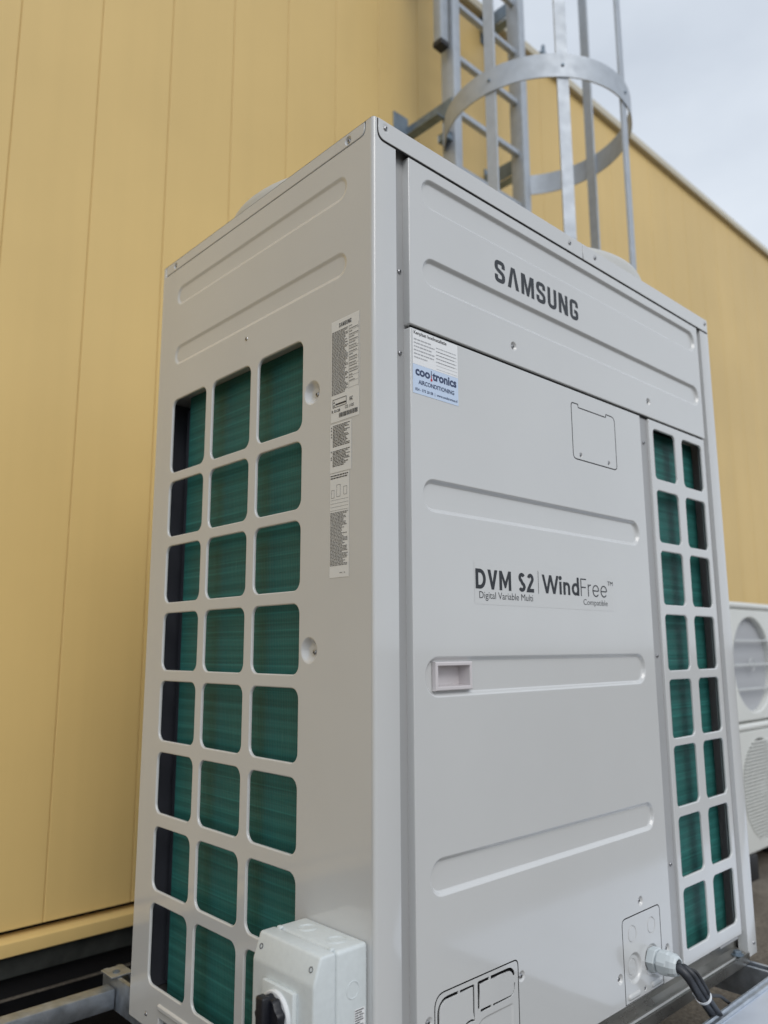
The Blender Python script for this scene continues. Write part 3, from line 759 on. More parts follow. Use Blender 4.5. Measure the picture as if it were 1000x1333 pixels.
door_feats = [
    rib(0.111, 0.836, 1.004, 1.064, 0.0090, 0.0072),
    F(rrect(0.111, 0.827, 0.694, 0.762, 0.0325, 9), scurve(0.0090, 0.0072),
      [F(rrect(0.1395, 0.2235, 0.7095, 0.7475, 0.003, 3), [(0, 0), (0.0005, 0.001), (0.001, 0.03)], hole=True)]),
    rib(0.117, 0.825, 0.386, 0.446, 0.0090, 0.0072),
    F(hatch_loop, groove(0.0025, 0.0035), gap=True, kids=[dimple(0.605, 1.1845, 0.006), dimple(0.718, 1.1845, 0.006)]),
    F(knock_loop, groove(0.0022, 0.0035), knock_kids, gap=True),
    F(ctrl_loop, groove(0.0022, 0.0035), ctrl_kids, gap=True),
    dimple(0.341, 0.2190, 0.0095, 0.004), dimple(0.1105, 0.2140, 0.0095, 0.004),
    dimple(0.746, 0.2555, 0.0110, 0.006), dimple(0.6535, 0.1300, 0.0110, 0.006), dimple(0.8450, 0.1400, 0.0110, 0.006),
]
door = sheet('access_door', PF, rrect(0.085, 0.8700, 0.0760, 1.3275, 0.003, 3), door_feats, 'unit_paint', UN, t=0.024, edge=0.002)
for u, v in ((0.605, 1.1845), (0.718, 1.1845)): screw(PF, u, v, 0.0033, door)
for u, v in ((0.341, 0.2190), (0.1105, 0.2140), (0.746, 0.0895)): screw(PF, u, v, 0.0036, door)
for u, v in ((0.746, 0.2555), (0.6535, 0.1300), (0.8450, 0.1400)): screw(PF, u, v, 0.0058, door)
box('joint_backing', 'seam_black', UN, 0.090, 1.215, 0.0050, 0.0062, 1.3278, 1.3332, 0)
box('joint_backing', 'seam_black', door, 0.11, 0.345, 0.0060, 0.0075, 0.095, 0.256, 0)
# recessed pull handle: rim, bowl
hd = bmesh.new()
def hq(a, b): return [(a[0], a[1]), (b[0], a[1]), (b[0], b[1]), (a[0], b[1])]
rings = [((0.1345, 0.7045), (0.2285, 0.7525), 0.0062), ((0.1350, 0.7050), (0.2280, 0.7520), -0.0012), ((0.1365, 0.7065), (0.2265, 0.7505), -0.0022),
         ((0.1405, 0.7105), (0.2225, 0.7465), -0.0022), ((0.1415, 0.7115), (0.2215, 0.7455), -0.0010), ((0.1425, 0.7130), (0.2205, 0.7450), 0.024)]
pv = [[hd.verts.new(at(PF, u, v, d)) for u, v in hq(a, b)] for a, b, d in rings]
for a, b in zip(pv, pv[1:]):
    for k in range(4): hd.faces.new((a[k], a[(k+1) % 4], b[(k+1) % 4], b[k]))
hd.faces.new(pv[-1])
bm_obj('pull_handle', hd, 'handle_plastic', door)

# product lettering on its clear film
flat('clear_film', plane(PF, 0.0003), [q4(0.2405, 0.7065, 0.8520, 0.9290)], 'clear_film', door)
TX = plane(PF, 0.0006)
stroke_text('DVM', TX, 0.2435, 0.3457, 0.8795, 0.0360, 0.195, 'letter_dark', door)
stroke_text('S2', TX, 0.3678, 0.4165, 0.8795, 0.0360, 0.195, 'letter_dark', door)
flat('lettering', TX, [q4(0.4305, 0.4318, 0.878, 0.9225)], 'letter_dark', door)
stroke_text('Wind', TX, 0.4470, 0.5720, 0.8800, 0.0365, 0.165, 'letter_dark', door)
stroke_text('Free', TX, 0.5780, 0.6790, 0.8800, 0.0365, 0.070, 'letter_dark', door)
lettering('TM', TX, 0.6820, 0.7035, 0.9070, 0.9160, 'letter_dark', door, 0.0)
lettering('Digital Variable Multi', TX, 0.2530, 0.4120, 0.8585, 0.8750, 'letter_dark', door, -0.004)
lettering('Compatible', TX, 0.5860, 0.6790, 0.8585, 0.8740, 'letter_dark', door, -0.006)

# installer's sticker
SK = plane(PF, 0.0004); SK2 = plane(PF, 0.0007); SK3 = plane(PF, 0.0009)
flat('sticker', SK, [q4(0.0905, 0.2080, 1.2620, 1.3250)], 'sticker_white', door)['label'] = 'white and pale blue installer sticker'
st2 = flat('sticker', SK, [q4(0.0905, 0.2080, 1.2090, 1.2618)], 'sticker_blue', door)
lettering('Kenplaat koelinstallatie', SK2, 0.0935, 0.178, 1.3150, 1.3235, 'print_black', door, 0.012)
fine_print(SK2, 0.0935, 0.146, 1.2655, 1.3090, 0.0066, 'print_faint', door, 0.34, 5, 0.45)
fine_print(SK2, 0.150, 0.205, 1.2700, 1.3060, 0.0066, 'print_faint', door, 0.22, 9, 0.15)
flat('rule_lines', SK2, [q4(0.150, 0.206, 1.2655+k*0.0066, 1.2659+k*0.0066) for k in range(6)], 'print_faint', door, True)
lettering('coo', SK2, 0.0965, 0.1335, 1.2420, 1.2540, 'print_navy', door, 0.035)
flat('lettering', SK2, [q4(0.1360, 0.1378, 1.2440, 1.2585)], 'print_navy', door)
flat('lettering', SK2, [circ(0.1369, 1.2415, 0.0026, 12), q4(0.13635, 0.13745, 1.2435, 1.2495)][:1], 'print_red', door)
flat('lettering', SK3, [q4(0.1363, 0.1375, 1.2425, 1.2500)], 'print_red', door)
lettering('tronics', SK2, 0.1395, 0.2030, 1.2420, 1.2580, 'print_navy', door, 0.035)
lettering('AIRCONDITIONING', SK2, 0.1040, 0.1965, 1.2270, 1.2350, 'print_navy', door, 0.02)
lettering('024 - 373 20 08  |  www.cooltronics.nl', SK2, 0.0960, 0.2045, 1.2130, 1.2195, 'print_navy', door, 0.015)

# --- front grille over the coil
ROWS_F = [(1.182, 1.307), (1.025, 1.1525), (0.875, 1.0025), (0.721, 0.8505), (0.567, 0.699), (0.416, 0.5485), (0.265, 0.393), (0.1145, 0.240)]
COLS_F = [(0.931, 1.044), (1.081, 1.193)]
gf = []
for z0, z1 in ROWS_F:
    for x0, x1 in COLS_F: gf.append(F(rrect(x0-0.003, x1+0.003, z0-0.003, z1+0.003, 0.017, 7), hole_rings(0.0030, 0.0050), hole=True))
sheet('front_grille', PF, rrect(0.9130, 1.2130, 0.0830, 1.3290, 0.003, 3), gf, 'unit_paint', UN, t=0.0125, edge=0.003)
box('grille_flange', 'shaded_paint', UN, 1.10, 1.1970, 0.004, 0.0120, 0.076, 0.0828, 0)

# --- inside: wrapped coil, end plates, dark casing
box('coil', 'coil_fins', UN, 0.0380, 0.0680, 0.060, 0.676, 0.070, 1.352, 0)
box('coil', 'coil_fins', UN, 0.890, 1.214, 0.0380, 0.0680, 0.070, 1.318, 0)
box('coil_end_plate', 'inner_grey', UN, 0.048, 0.053, 0.678, 0.708, 0.095, 1.330, 0.0005)
box('coil_end_plate', 'inner_grey', UN, 1.2310, 1.2420, 0.050, 0.054, 0.095, 1.318, 0.0005)
box('coil_end_plate', 'inner_grey', UN, 1.2155, 1.2175, 0.040, 0.070, 0.095, 1.318, 0.0003)
box('inner_casing', 'dark_inside', UN, 0.085, 1.236, 0.085, 0.745, 0.072, 1.36, 0)
box('inner_liner', 'inner_grey', UN, 0.0145, 0.085, 0.746, 0.750, 0.070, 1.352, 0)
box('coil_shelf', 'base_steel', UN, 0.0165, 0.085, 0.030, 0.755, 0.062, 0.068, 0)
box('coil_cap', 'unit_paint', UN, 0.0145, 0.085, 0.030, 0.755, 1.353, 1.357, 0)
# back panel
BACK = (Vector((W, D, 0)), Vector((-1, 0, 0)), Vector((0, 0, 1)), Vector((0, 1, 0)))
sheet('back_panel', BACK, rrect(0.002, W-0.002, 0.06, 1.6935, 0.003, 2), [rib(0.1, W-0.1, z, z+0.06) for z in (0.3, 0.7, 1.1, 1.5)], 'unit_paint', UN)

# --- base pan: ribbed rail under the door and grille, bolt at its end
extrude_x('base_rail', [(0.062, 0.083), (0.030, 0.083), (0.030, 0.042), (0.022, 0.036), (0.0165, 0.0335), (0.014, 0.0355), (0.010, 0.0355), (0.0075, 0.0325), (0.002, 0.0315), (-0.0005, 0.0365), (-0.0030, 0.0365), (-0.0030, 0.014), (0.062, 0.014)], 0.056, 1.239, 'base_steel', UN)
extrude_x('base_rail', [(D-0.002, 0.058), (D-0.06, 0.058), (D-0.06, 0.014), (D-0.002, 0.014)], 0.02, 1.27, 'base_steel', UN)
b = bmesh.new()
add_lathe(b, [(0.015, 0), (0.015, 0.002), (0, 0.002)], 20, Matrix.Translation((1.205, 0.012, 0.0355)))
add_lathe(b, [(0.0095, 0.002), (0.0095, 0.009), (0.0085, 0.0100), (0, 0.0100)], 6, Matrix.Translation((1.205, 0.012, 0.0355)))
bm_obj('anchor_bolt', b, 'bracket_steel', UN)
screw(FRONT, 1.2735, 0.050, 0.0, UN)

# --- rating labels on the left side panel (u = -y)
LB = plane(LEFT, 0.0004); LB2 = plane(LEFT, 0.0007)
def lq(y0, y1, z0, z1): return q4(-y1, -y0, z0, z1)
flat('rating_label', LB, [lq(0.0360, 0.1110, 1.1590, 1.3440)], 'label_film', UN)['label'] = 'long rating label with fine print'
flat('rating_label', LB, [lq(0.0560, 0.1125, 1.0700, 1.1560)], 'label_film', UN)['label'] = 'short warning label with icons'
flat('rating_label', LB, [lq(0.0615, 0.1115, 0.8910, 1.0680)], 'label_film', UN)['label'] = 'narrow label with small diagrams and fine print'
brand_word(LB2, -0.0900, -0.0570, 1.3290, 1.3365, 'print_black', UN)
fine_print(LB2, -0.1090, -0.0650, 1.2050, 1.3240, 0.0026, 'print_grey', UN, 0.62, 21, 0.22)
fine_print(LB2, -0.0620, -0.0390, 1.2150, 1.3240, 0.0052, 'print_grey', UN, 0.28, 22, 0.75)
flat('rule_lines', LB2, [lq(0.0378, 0.0382, 1.21, 1.325), lq(0.0628, 0.0632, 1.21, 1.325)] + [lq(0.0385, 0.0625, 1.2120+k*0.0103, 1.2124+k*0.0103) for k in range(11)], 'print_grey', UN, True)
flat('emblem', LB2, [lq(0.0690, 0.1060, 1.1990, 1.2000), lq(0.0690, 0.1060, 1.1850, 1.1860), lq(0.0690, 0.0700, 1.1861, 1.1989), lq(0.105, 0.106, 1.1861, 1.1989), lq(0.0700, 0.0985, 1.1885, 1.1915),
     [(-0.104, 1.193), (-0.100, 1.193), (-0.102, 1.1965)], [(-0.104, 1.1875), (-0.100, 1.1875), (-0.102, 1.191)]], 'print_black', UN)
lettering('R 0128', LB2, -0.1085, -0.0860, 1.1760, 1.1810, 'print_black', UN, 0.02)
lettering('CE 1105', LB2, -0.0730, -0.0500, 1.1775, 1.1830, 'print_black', UN, 0.01)
rn = random.Random(3); bq = []; yy = 0.0890
while yy > 0.0400:
    wv = rn.choice((0.0003, 0.0005, 0.0008)); bq.append(lq(yy-wv, yy, 1.1650, 1.1730)); yy -= wv+rn.choice((0.0003, 0.0005, 0.0007))
flat('bar_code', LB2, bq, 'print_black', UN, True)
lettering('EAC', LB2, -0.0610, -0.0530, 1.1890, 1.1960, 'print_black', UN, 0.03)
fine_print(LB2, -0.1050, -0.0600, 1.1125, 1.1530, 0.0026, 'print_black', UN, 0.55, 31, 0.35)
fine_print(LB2, -0.1050, -0.0600, 1.0790, 1.1080, 0.0026, 'print_black', UN, 0.55, 32, 0.35)
flat('warning_icons', LB2, [[(-0.1105, z), (-0.1070, z), (-0.10875, z+0.0032)] for z in (1.149, 1.144, 1.1375, 1.1325, 1.106, 1.0960, 1.0925)], 'print_black', UN, True)
fine_print(LB2, -0.1100, -0.0635, 1.0560, 1.0655, 0.0042, 'print_black', UN, 0.45, 41, 0.1)
dg_ = []
for a, b_, c, d in ((0.100, 0.108, 1.0260, 1.0400), (0.084, 0.094, 1.0270, 1.0480), (0.067, 0.076, 1.0290, 1.0430)):
    e = 0.0006
    dg_ += [lq(a, b_, c, c+e), lq(a, b_, d-e, d), lq(a, a+e, c+e, d-e), lq(b_-e, b_, c+e, d-e)]
for k in range(4): dg_.append(lq(0.0635, 0.1100, 1.0040+k*0.0060, 1.0044+k*0.0060))
flat('diagram', LB2, dg_, 'print_grey', UN)
fine_print(LB2, -0.1100, -0.0640, 0.9080, 1.0010, 0.0024, 'print_grey', UN, 0.6, 43, 0.4)
fine_print(LB2, -0.0850, -0.0700, 0.8930, 0.8990, 0.0030, 'print_grey', UN, 0.4, 44, 0.1)

# ================================================================== isolator switch box on the side panel
IS = thing('isolator_switch', 'pale grey plastic isolator switch box with black rotary knob on the side panel', 'switch box', (-0.05, 0.09, 0.14))
Y0, Y1, ZB, ZT = 0.0145, 0.1640, 0.130, 0.3520
def prism_y(name, P, y0, y1, m, parent, bev, seg=3):
    b = bmesh.new()
    a = [b.verts.new((x, y0, z)) for x, z in P]; c = [b.verts.new((x, y1, z)) for x, z in P]; n = len(P)
    for i in range(n): b.faces.new((a[i], a[(i+1) % n], c[(i+1) % n], c[i]))
    b.faces.new(a); b.faces.new(c)
    bmesh.ops.recalc_face_normals(b, faces=b.faces)
    bmesh.ops.bevel(b, geom=list(b.edges), offset=bev, segments=seg, profile=0.5, affect='EDGES')
    return bm_obj(name, b, m, parent, smooth=30)
prism_y('back_box', [(-0.0008, ZB), (-0.0600, ZB), (-0.0600, ZT), (-0.0008, ZT)], Y0, Y1, 'switch_plastic', IS, 0.0060, 4)
prism_y('lid', [(-0.0606, ZB), (-0.0950, ZB), (-0.1010, ZB+0.035), (-0.1010, 0.3165), (-0.0885, ZT), (-0.0606, ZT)], Y0, Y1, 'switch_plastic', IS, 0.0038, 3)
for y in (Y0+0.014, Y1-0.014):           # lid screws sit on the sloped shoulder
    nrm = Vector((-0.0355, 0, 0.0125)).normalized()
    for z, sgn in ((0.3345, 1), (ZB+0.018, -1)):
        b = bmesh.new()
        px = -0.0947 if sgn > 0 else -0.0981
        nn_ = nrm if sgn > 0 else Vector((-0.035, 0, -0.006)).normalized()
        add_lathe(b, [(0.0040, 0.0), (0.0040, 0.0007), (0.0030, 0.0008), (0.0028, -0.002), (0, -0.002)], 16, axis_m((px, y, z), nn_))
        bm_obj('lid_screw', b, 'inner_grey', IS, smooth=40)
for y in (0.052, 0.122):                  # knock-outs moulded into the top
    for r1, r2 in ((0.0155, 0.0142), (0.0115, 0.0105)):
        b = bmesh.new(); add_lathe(b, [(r1, 0), (r1-0.0002, 0.0007), (r2+0.0002, 0.0007), (r2, 0)], 32, Matrix.Translation((-0.0300, y, ZT-0.0001)))
        bm_obj('knockout_ring', b, 'switch_plastic', IS, smooth=40)
for y in (Y0+0.013, Y1-0.013):            # little hooks where the lid clips on
    b = bmesh.new(); add_box(b, -0.0640, -0.0565, y-0.0045, y+0.0045, ZT-0.002, ZT+0.0030, 0.0018, 2); bm_obj('clip', b, 'switch_plastic', IS, smooth=40)
b = bmesh.new(); add_lathe(b, [(0.0120, -0.0002), (0.0118, 0.0007), (0.0108, 0.0007), (0.0106, -0.0002)], 30, axis_m((-0.0300, Y0, 0.295), (0, -1, 0))); bm_obj('knockout_ring', b, 'switch_plastic', IS, smooth=40)
SWF = (Vector((0, Y0, 0)), Vector((1, 0, 0)), Vector((0, 0, 1)), Vector((0, -1, 0)))
flat('type_label', plane(SWF, 0.0003), [q4(-0.0270, -0.0075, 0.205, 0.2680)], 'sticker_white', IS)
fine_print(plane(SWF, 0.0006), -0.0260, -0.0085, 0.207, 0.2665, 0.0032, 'print_black', IS, 0.5, 51, 0.5)
KC = Vector((-0.1010, 0.0890, 0.2620))
pl_ = box('knob_plate', 'switch_plastic', IS, -0.1090, -0.1008, KC.y-0.0375, KC.y+0.0375, KC.z-0.060, KC.z+0.0380, 0.0015)
b = bmesh.new(); add_lathe(b, [(0.0335, 0), (0.0335, 0.004), (0.0320, 0.0055), (0, 0.0055)], 40, axis_m((-0.1090, KC.y, KC.z), (-1, 0, 0))); bm_obj('knob_collar', b, 'tie_white', IS, smooth=40)
b = bmesh.new(); nK = 48
ring = []
for h, s in ((0.0055, 1.0), (0.0150, 1.0), (0.0175, 0.95)):
    ring.append([b.verts.new((-0.1090-h, KC.y+(0.0285+0.0018*math.cos(9*2*math.pi*k/nK))*s*math.cos(2*math.pi*k/nK), KC.z+(0.0285+0.0018*math.cos(9*2*math.pi*k/nK))*s*math.sin(2*math.pi*k/nK))) for k in range(nK)])
for a, c in zip(ring, ring[1:]):
    for k in range(nK): b.faces.new((a[k], a[(k+1) % nK], c[(k+1) % nK], c[k]))
b.faces.new(ring[-1])
add_box(b, -0.1395, -0.1255, KC.y-0.0095, KC.y+0.0095, KC.z-0.0320, KC.z+0.0320, 0.003, 3)
bm_obj('rotary_knob', b, 'knob_black', IS, smooth=35)

# ================================================================== cables and gland
GL = thing('power_cable', 'dark grey power cable leaving the unit through a pale plastic gland', 'cable', (0.86, -0.07, -0.15))
b = bmesh.new(); gm = axis_m((0.779, 0.0025, 0.1370), (0, -1, 0))
add_lathe(b, [(0.0245, 0.0), (0.0245, 0.0150), (0.0225, 0.0165), (0.0200, 0.0170), (0.0200, 0.0220)], 6, gm)
g1 = bm_obj('cable_gland', b, 'gland_plastic', GL)
b = bmesh.new(); prof_n = 12; pr_ = []
for h, rr in ((0.0205, 0.0190), (0.0215, 0.0228), (0.0235, 0.0240), (0.0400, 0.0240), (0.0425, 0.0226), (0.0500, 0.0222), (0.0570, 0.0196), (0.0605, 0.0168), (0.0608, 0.0140), (0.0450, 0.0132)):
    pr_.append([b.verts.new(gm @ Vector((rr*math.cos(2*math.pi*(k+0.5*(k % 2)*(0.0235 <= h <= 0.040))/prof_n), rr*math.sin(2*math.pi*(k+0.5*(k % 2)*(0.0235 <= h <= 0.040))/prof_n), h))) for k in range(prof_n)])
for a, c in zip(pr_, pr_[1:]):
    for k in range(prof_n): b.faces.new((a[k], a[(k+1) % prof_n], c[(k+1) % prof_n], c[k]))
bm_obj('gland_nut', b, 'gland_plastic', g1, smooth=12)
path = smooth_path([(0.777, -0.040, 0.1370), (0.776, -0.062, 0.1340), (0.783, -0.076, 0.1190), (0.812, -0.078, 0.0860), (0.854, -0.074, 0.0490), (0.906, -0.068, 0.0040), (0.959, -0.060, -0.0460), (1.000, -0.056, -0.110), (1.05, -0.056, -0.1880), (1.3, -0.06, -0.190)])
b = bmesh.new(); add_tube(b, path, 0.0088, 14); bm_obj('cable_sheath', b, 'cable_grey', GL, smooth=60)
C2 = thing('control_cable', 'two thin cables tied to the thick power cable with a white strap', 'cable', (0.9, -0.05, -0.1))
off = r0.normalized()
p2 = [p + off*0.0125 + Vector((0, 0, 0.002)) if i > 8 else p + off*(0.004+0.0085*i/9) for i, p in enumerate(path)]
b = bmesh.new(); add_tube(b, p2, 0.0062, 10); bm_obj('thin_wire', b, 'cable_grey', C2, smooth=60)
k3 = [path[i] + off*0.0205 + Vector((0, 0, 0.004)) for i in (18, 26, 33, 40)]
p3 = smooth_path([path[4]+off*0.006, path[12]+off*0.014] + k3 + [(0.900, -0.082, 0.0560), (0.950, -0.070, 0.0300), (1.000, -0.062, 0.0030), (1.046, -0.056, -0.0240), (1.10, -0.055, -0.07)])
b = bmesh.new(); add_tube(b, p3, 0.0036, 10); bm_obj('thin_wire', b, 'rubber_black', C2, smooth=60)
b = bmesh.new()
tm = axis_m(path[39]+off*0.0062, (path[42]-path[36]))
add_lathe(b, [(0.0152, -0.0036), (0.0166, -0.0036), (0.0166, 0.0036), (0.0152, 0.0036), (0.0152, -0.0036)], 20, tm)
add_box(b, 0.0155, 0.0210, -0.0035, 0.0035, -0.0030, 0.0030, 0.0008, 1, tm)
bm_obj('strap', b, 'tie_white', C2, smooth=40)

# ================================================================== support frame
SF = thing('support_frame', 'galvanised steel rail frame carrying the large outdoor unit', 'frame', (0.65, 0.3, -0.2))
def c_rail_y(x0, x1, y0, y1, z0, z1, t=0.0035):
    """slotted strut, open to the top, running along y"""
    P = [(x0, z1), (x0, z0), (x1, z0), (x1, z1), (x1-0.010, z1), (x1-0.010, z1-0.007), (x1-t-0.004, z1-0.007), (x1-t-0.004, z1-t), (x1-t, z1-t), (x1-t, z0+t), (x0+t, z0+t), (x0+t, z1-t), (x0+t+0.004, z1-t), (x0+t+0.004, z1-0.007), (x0+0.010, z1-0.007), (x0+0.010, z1)]
    b = bmesh.new()
    a = [b.verts.new((x, y0, z)) for x, z in P]; c = [b.verts.new((x, y1, z)) for x, z in P]; n = len(P)
    for i in range(n): b.faces.new((a[i], a[(i+1) % n], c[(i+1) % n], c[i]))
    b.faces.new(a); b.faces.new(c)
    return bm_obj('strut_rail', b, 'galvanised', SF)
c_rail_y(0.075, 0.116, -0.55, 1.06, -0.058, 0.012)
c_rail_y(1.215, 1.256, -0.55, 1.06, -0.058, 0.012)
box('cross_bar', 'galvanised', SF, -2.2, 0.072, 0.985, 1.026, -0.054, -0.010, 0.003)
bm = bmesh.new()
add_box(bm, 0.062, 0.116, 0.985, 1.046, 0.0125, 0.0165, 0.0008, 1)
bm_obj('corner_plate', bm, 'galvanised', SF)
b = bmesh.new(); add_lathe(b, [(0.009, 0), (0.009, 0.0015), (0.0055, 0.0016), (0.0052, 0.0002), (0, 0.0002)], 14, Matrix.Translation((0.085, 1.012, 0.0166))); bm_obj('bolt', b, 'bracket_steel', SF, smooth=40)
for x in (0.0955, 1.2355):
    for y in (-0.42, 0.66):
        b = bmesh.new()
        P = [(-0.09, -0.2), (0.09, -0.2), (0.075, -0.0585), (-0.075, -0.0585)]
        a = [b.verts.new((x+px, y-0.1, z)) for px, z in P]; c = [b.verts.new((x+px, y+0.1, z)) for px, z in P]
        for i in range(4): b.faces.new((a[i], a[(i+1) % 4], c[(i+1) % 4], c[i]))
        b.faces.new(a); b.faces.new(c); bmesh.ops.recalc_face_normals(b, faces=b.faces)
        bmesh.ops.bevel(b, geom=list(b.edges), offset=0.006, segments=2, affect='EDGES')
        bm_obj('rubber_foot', b, 'rubber_black', SF, smooth=30)

# covered cable tray in front of the unit
TR = thing('cable_tray', 'pale galvanised covered cable tray lying in front of the outdoor unit', 'cable tray', (1.6, -0.35, -0.2))
ty0, ty1 = -0.615, -0.072
box('tray_cover', 'tray_cover', TR, 0.78, 3.4, ty0+0.020, ty1-0.020, 0.0135, 0.0165, 0)
for y in (ty0, ty1-0.024):
    extrude_x('tray_lip', [(y, -0.02), (y+0.024, -0.02), (y+0.024, 0.0195), (y+0.0215, 0.0225), (y+0.0165, 0.0235), (y+0.0140, 0.0195), (y+0.0105, 0.0195), (y+0.0075, 0.0225), (y+0.003, 0.0225), (y, 0.0195)], 0.78, 3.4, 'galvanised', TR)
for x in (1.0, 2.0, 3.0): box('tray_foot', 'rubber_black', TR, x-0.05, x+0.05, ty0+0.05, ty1-0.05, -0.2, -0.0205, 0.004)
box('tray_base', 'galvanised', TR, 0.79, 3.39, ty0+0.026, ty1-0.026, -0.0195, -0.0170, 0)

# ================================================================== caged ladder on the wall
LD = thing('caged_ladder', 'aluminium roof access ladder with round safety cage fixed to the yellow wall', 'ladder', (1.93, 1.30, 0.2))
YL = 1.25; XL, XR = 1.680, 2.212
def stile(x):
    b = bmesh.new(); add_box(b, x-0.0255, x+0.0255, YL, YL+0.082, 0.25, 5.55, 0.004, 2); return bm_obj('stile', b, 'aluminium', LD, smooth=40)
stile(XL); stile(XR)
for k in range(18):
    z = 3.600 + 0.298*(k-11)
    if z > 5.4: break
    b = bmesh.new(); add_box(b, XL+0.026, XR-0.026, YL+0.026, YL+0.056, z-0.015, z+0.015, 0.003, 1); bm_obj('rung', b, 'aluminium', LD)
# lower end of the handrail tube beside the left stile
b = bmesh.new(); add_box(b, XL-0.098, XL-0.046, YL+0.012, YL+0.062, 3.610, 5.6, 0.004, 2); rt_ = bm_obj('guide_tube', b, 'aluminium', LD, smooth=40)
b = bmesh.new(); add_box(b, XL-0.101, XL-0.043, YL+0.009, YL+0.065, 3.586, 3.615, 0.004, 2); bm_obj('end_cap', b, 'rubber_black', rt_)
HC = Vector((1.915, 0.985)); HR = 0.425
def hoop(z, h=0.108, t=0.006):
    b = bmesh.new(); R_ = []
    for k in range(57):
        a = rad(-225 + 270*k/56 + 0)      # open towards the wall
        c, s = math.cos(a), math.sin(a)
        R_.append([b.verts.new((HC.x+r*c, HC.y+r*s, zz)) for r, zz in ((HR, z-h/2), (HR, z+h/2), (HR-t, z+h/2), (HR-t, z-h/2))])
    for p, q in zip(R_, R_[1:]):
        for i in range(4): b.faces.new((p[i], p[(i+1) % 4], q[(i+1) % 4], q[i]))
    b.faces.new(R_[0]); b.faces.new(R_[-1])
    o = bm_obj('cage_hoop', b, 'aluminium', LD, smooth=40)
    # flat ears joining the hoop ends to the stiles
    for s, x in ((-1, XL), (1, XR)):
        b = bmesh.new()
        e = Vector((HC.x+s*HR*math.cos(rad(45)), HC.y+HR*math.sin(rad(45)), z))
        p = Vector((x+s*0.030, YL+0.07, z)); d = (p-e); n = Vector((-d.y, d.x, 0)).normalized()*0.004
        vs = [b.verts.new(q) for q in (e+n-Vector((0, 0, h/2)), p+n-Vector((0, 0, h/2)), p+n+Vector((0, 0, h/2)), e+n+Vector((0, 0, h/2)), e-n-Vector((0, 0, h/2)), p-n-Vector((0, 0, h/2)), p-n+Vector((0, 0, h/2)), e-n+Vector((0, 0, h/2)))]
        for q in ((0, 1, 2, 3), (7, 6, 5, 4), (0, 4, 5, 1), (1, 5, 6, 2), (2, 6, 7, 3), (3, 7, 4, 0)): b.faces.new([vs[i] for i in q])
        bm_obj('hoop_ear', b, 'aluminium', o)
        b = bmesh.new(); add_box(b, x+s*0.027, x+s*0.060, YL+0.02, YL+0.075, z-0.018, z+0.018, 0.003, 1); bm_obj('clamp', b, 'bracket_steel', o)
    return o
for z in (3.130, 4.55, 2.20): hoop(z)
for ang in (189, 231, 279, 355):
    a = rad(ang); b = bmesh.new()
    add_box(b, -0.009, 0.0025, -0.0245, 0.0245, 2.15, 4.62, 0.0008, 1, Matrix.Translation((HC.x+(HR-0.0095)*math.cos(a), HC.y+(HR-0.0095)*math.sin(a), 0)) @ Matrix.Rotation(a, 4, 'Z'))
    o = bm_obj('cage_strap', b, 'aluminium', LD)
    for z in (3.13,):
        b = bmesh.new(); add_lathe(b, [(0.007, 0), (0.007, 0.004), (0.004, 0.006), (0, 0.006)], 8, axis_m((HC.x+HR*math.cos(a), HC.y+HR*math.sin(a), z), (math.cos(a), math.sin(a), 0)))
        bm_obj('bolt', b, 'bracket_steel', o)
for z in (3.290, 4.25, 1.4):
    if z > 4.4: continue
    for x, s in ((XL, -1), (XR, 1)):
        b = bmesh.new()
        add_box(b, x-s*0.0-0.004+s*0.031, x+0.004+s*0.031, YL+0.01, YW-0.006, z-0.042, z+0.042, 0.001, 1)
        add_box(b, min(x+s*0.031, x+s*0.13), max(x+s*0.031, x+s*0.13), YW-0.0065, YW-0.0005, z-0.085, z+0.085, 0.001, 1)
        add_box(b, min(x+s*0.036, x+s*0.086), max(x+s*0.036, x+s*0.086), YL+0.055, YW-0.007, z-0.050, z-0.043, 0.001, 1)
        bm_obj('wall_bracket', b, 'bracket_steel', LD)
# gusset under the left bracket
# small rail stop on the roof edge behind the ladder
RS = thing('roof_anchor', 'small dark anchor bracket on the roof edge behind the ladder', 'bracket', (2.86, YW, 4.40))
box('anchor_plate', 'bracket_steel', RS, 2.80, 2.90, YW-0.04, YW+0.02, 4.404, 4.425, 0.002)
box('anchor_post', 'bracket_steel', RS, 2.845, 2.860, YW-0.02, YW, 4.4251, 4.50, 0.002)

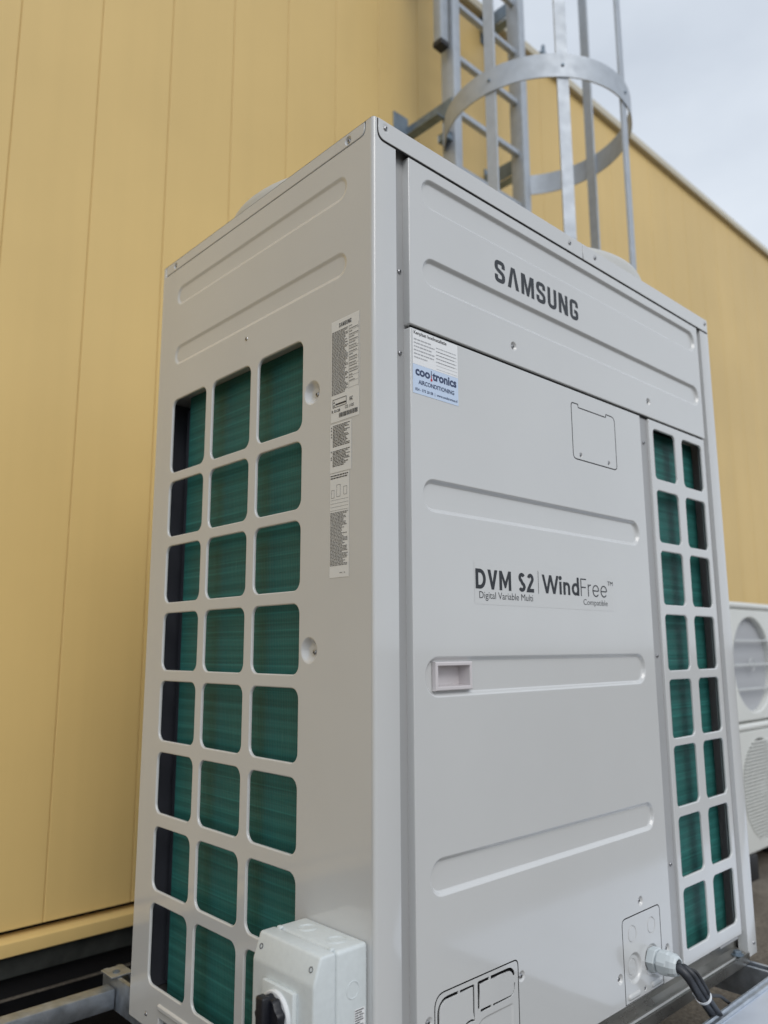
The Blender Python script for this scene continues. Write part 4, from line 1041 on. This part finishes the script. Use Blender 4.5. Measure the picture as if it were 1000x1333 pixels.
# ================================================================== two small condensers stacked to the right
def condenser(z0, z1, label, upper):
    C_ = thing('condenser_unit', label, 'condenser', (2.98, 0.74, z0), 'small condensers stacked beside the wall')
    x0, x1, y0, y1 = 2.585, 3.385, 0.600, 0.90
    cx, cz, r = x0+0.320, (z0+z1)/2-0.004, 0.220
    PL = (Vector((0, y0, 0)), Vector((1, 0, 0)), Vector((0, 0, 1)), Vector((0, -1, 0)))
    sheet('casing_front', PL, rrect(x0, x1, z0, z1-0.030, 0.018, 5), [F(circ(cx, cz-0.012, r, 48), hole_rings(0.008, 0.03), hole=True)], 'condenser_white', C_, t=0.03, edge=0.010)
    box('casing', 'condenser_white', C_, x0+0.004, x1-0.004, y0+0.0305, y1, z0+0.002, z1-0.031, 0.006)
    box('lid', 'condenser_white', C_, x0-0.006, x1+0.006, y0-0.008, y1+0.006, z1-0.030, z1, 0.012, 3)
    b = bmesh.new(); add_lathe(b, [(r-0.006, 0), (0, 0)], 40, axis_m((cx, y0+0.029, cz-0.012), (0, -1, 0))); bm_obj('fan_recess', b, 'condenser_mesh' if upper else 'condenser_dark', C_)
    cz -= 0.012
    b = bmesh.new()
    n = 3 if upper else 29
    for k in range(n):
        zz = cz + r*(-1+2*(k+1)/(n+1)) * (0.98)
        hw = math.sqrt(max(r*r-(zz-cz)**2, 0))-0.002
        h = 0.0038 if upper else 0.0044
        add_box(b, cx-hw, cx+hw, y0-0.004, y0+0.004, zz-h, zz+h, 0.0)
    g = bm_obj('fan_grille', b, 'condenser_lattice' if upper else 'condenser_white', C_)
    b = bmesh.new()
    for k in range(1 if upper else 2):
        rr = r*(k+1)/(8 if upper else 4)
        add_tube(b, [(cx+rr*math.cos(t*math.pi/20), y0+0.006, cz+rr*math.sin(t*math.pi/20)) for t in range(41)], 0.0022, 5, False)
    bm_obj('grille_ring', b, 'condenser_lattice', g, smooth=60)
    if upper: return
    b = bmesh.new(); add_lathe(b, [(0.03, 0), (0.03, 0.002), (0, 0.003)], 24, axis_m((cx, y0+0.006, cz), (0, -1, 0))); bm_obj('grille_hub', b, 'condenser_lattice', g)
    if True:
        for xa in (x0+0.12, x1-0.12): box('foot', 'rubber_black', C_, xa-0.05, xa+0.05, y0-0.01, y1+0.02, -0.2, z0-0.001, 0.003)
condenser(0.446, 0.976, 'small white condenser with mesh fan guard, upper one of the stack', True)
condenser(-0.100, 0.438, 'small white condenser with slatted fan guard, lower one of the stack', False)
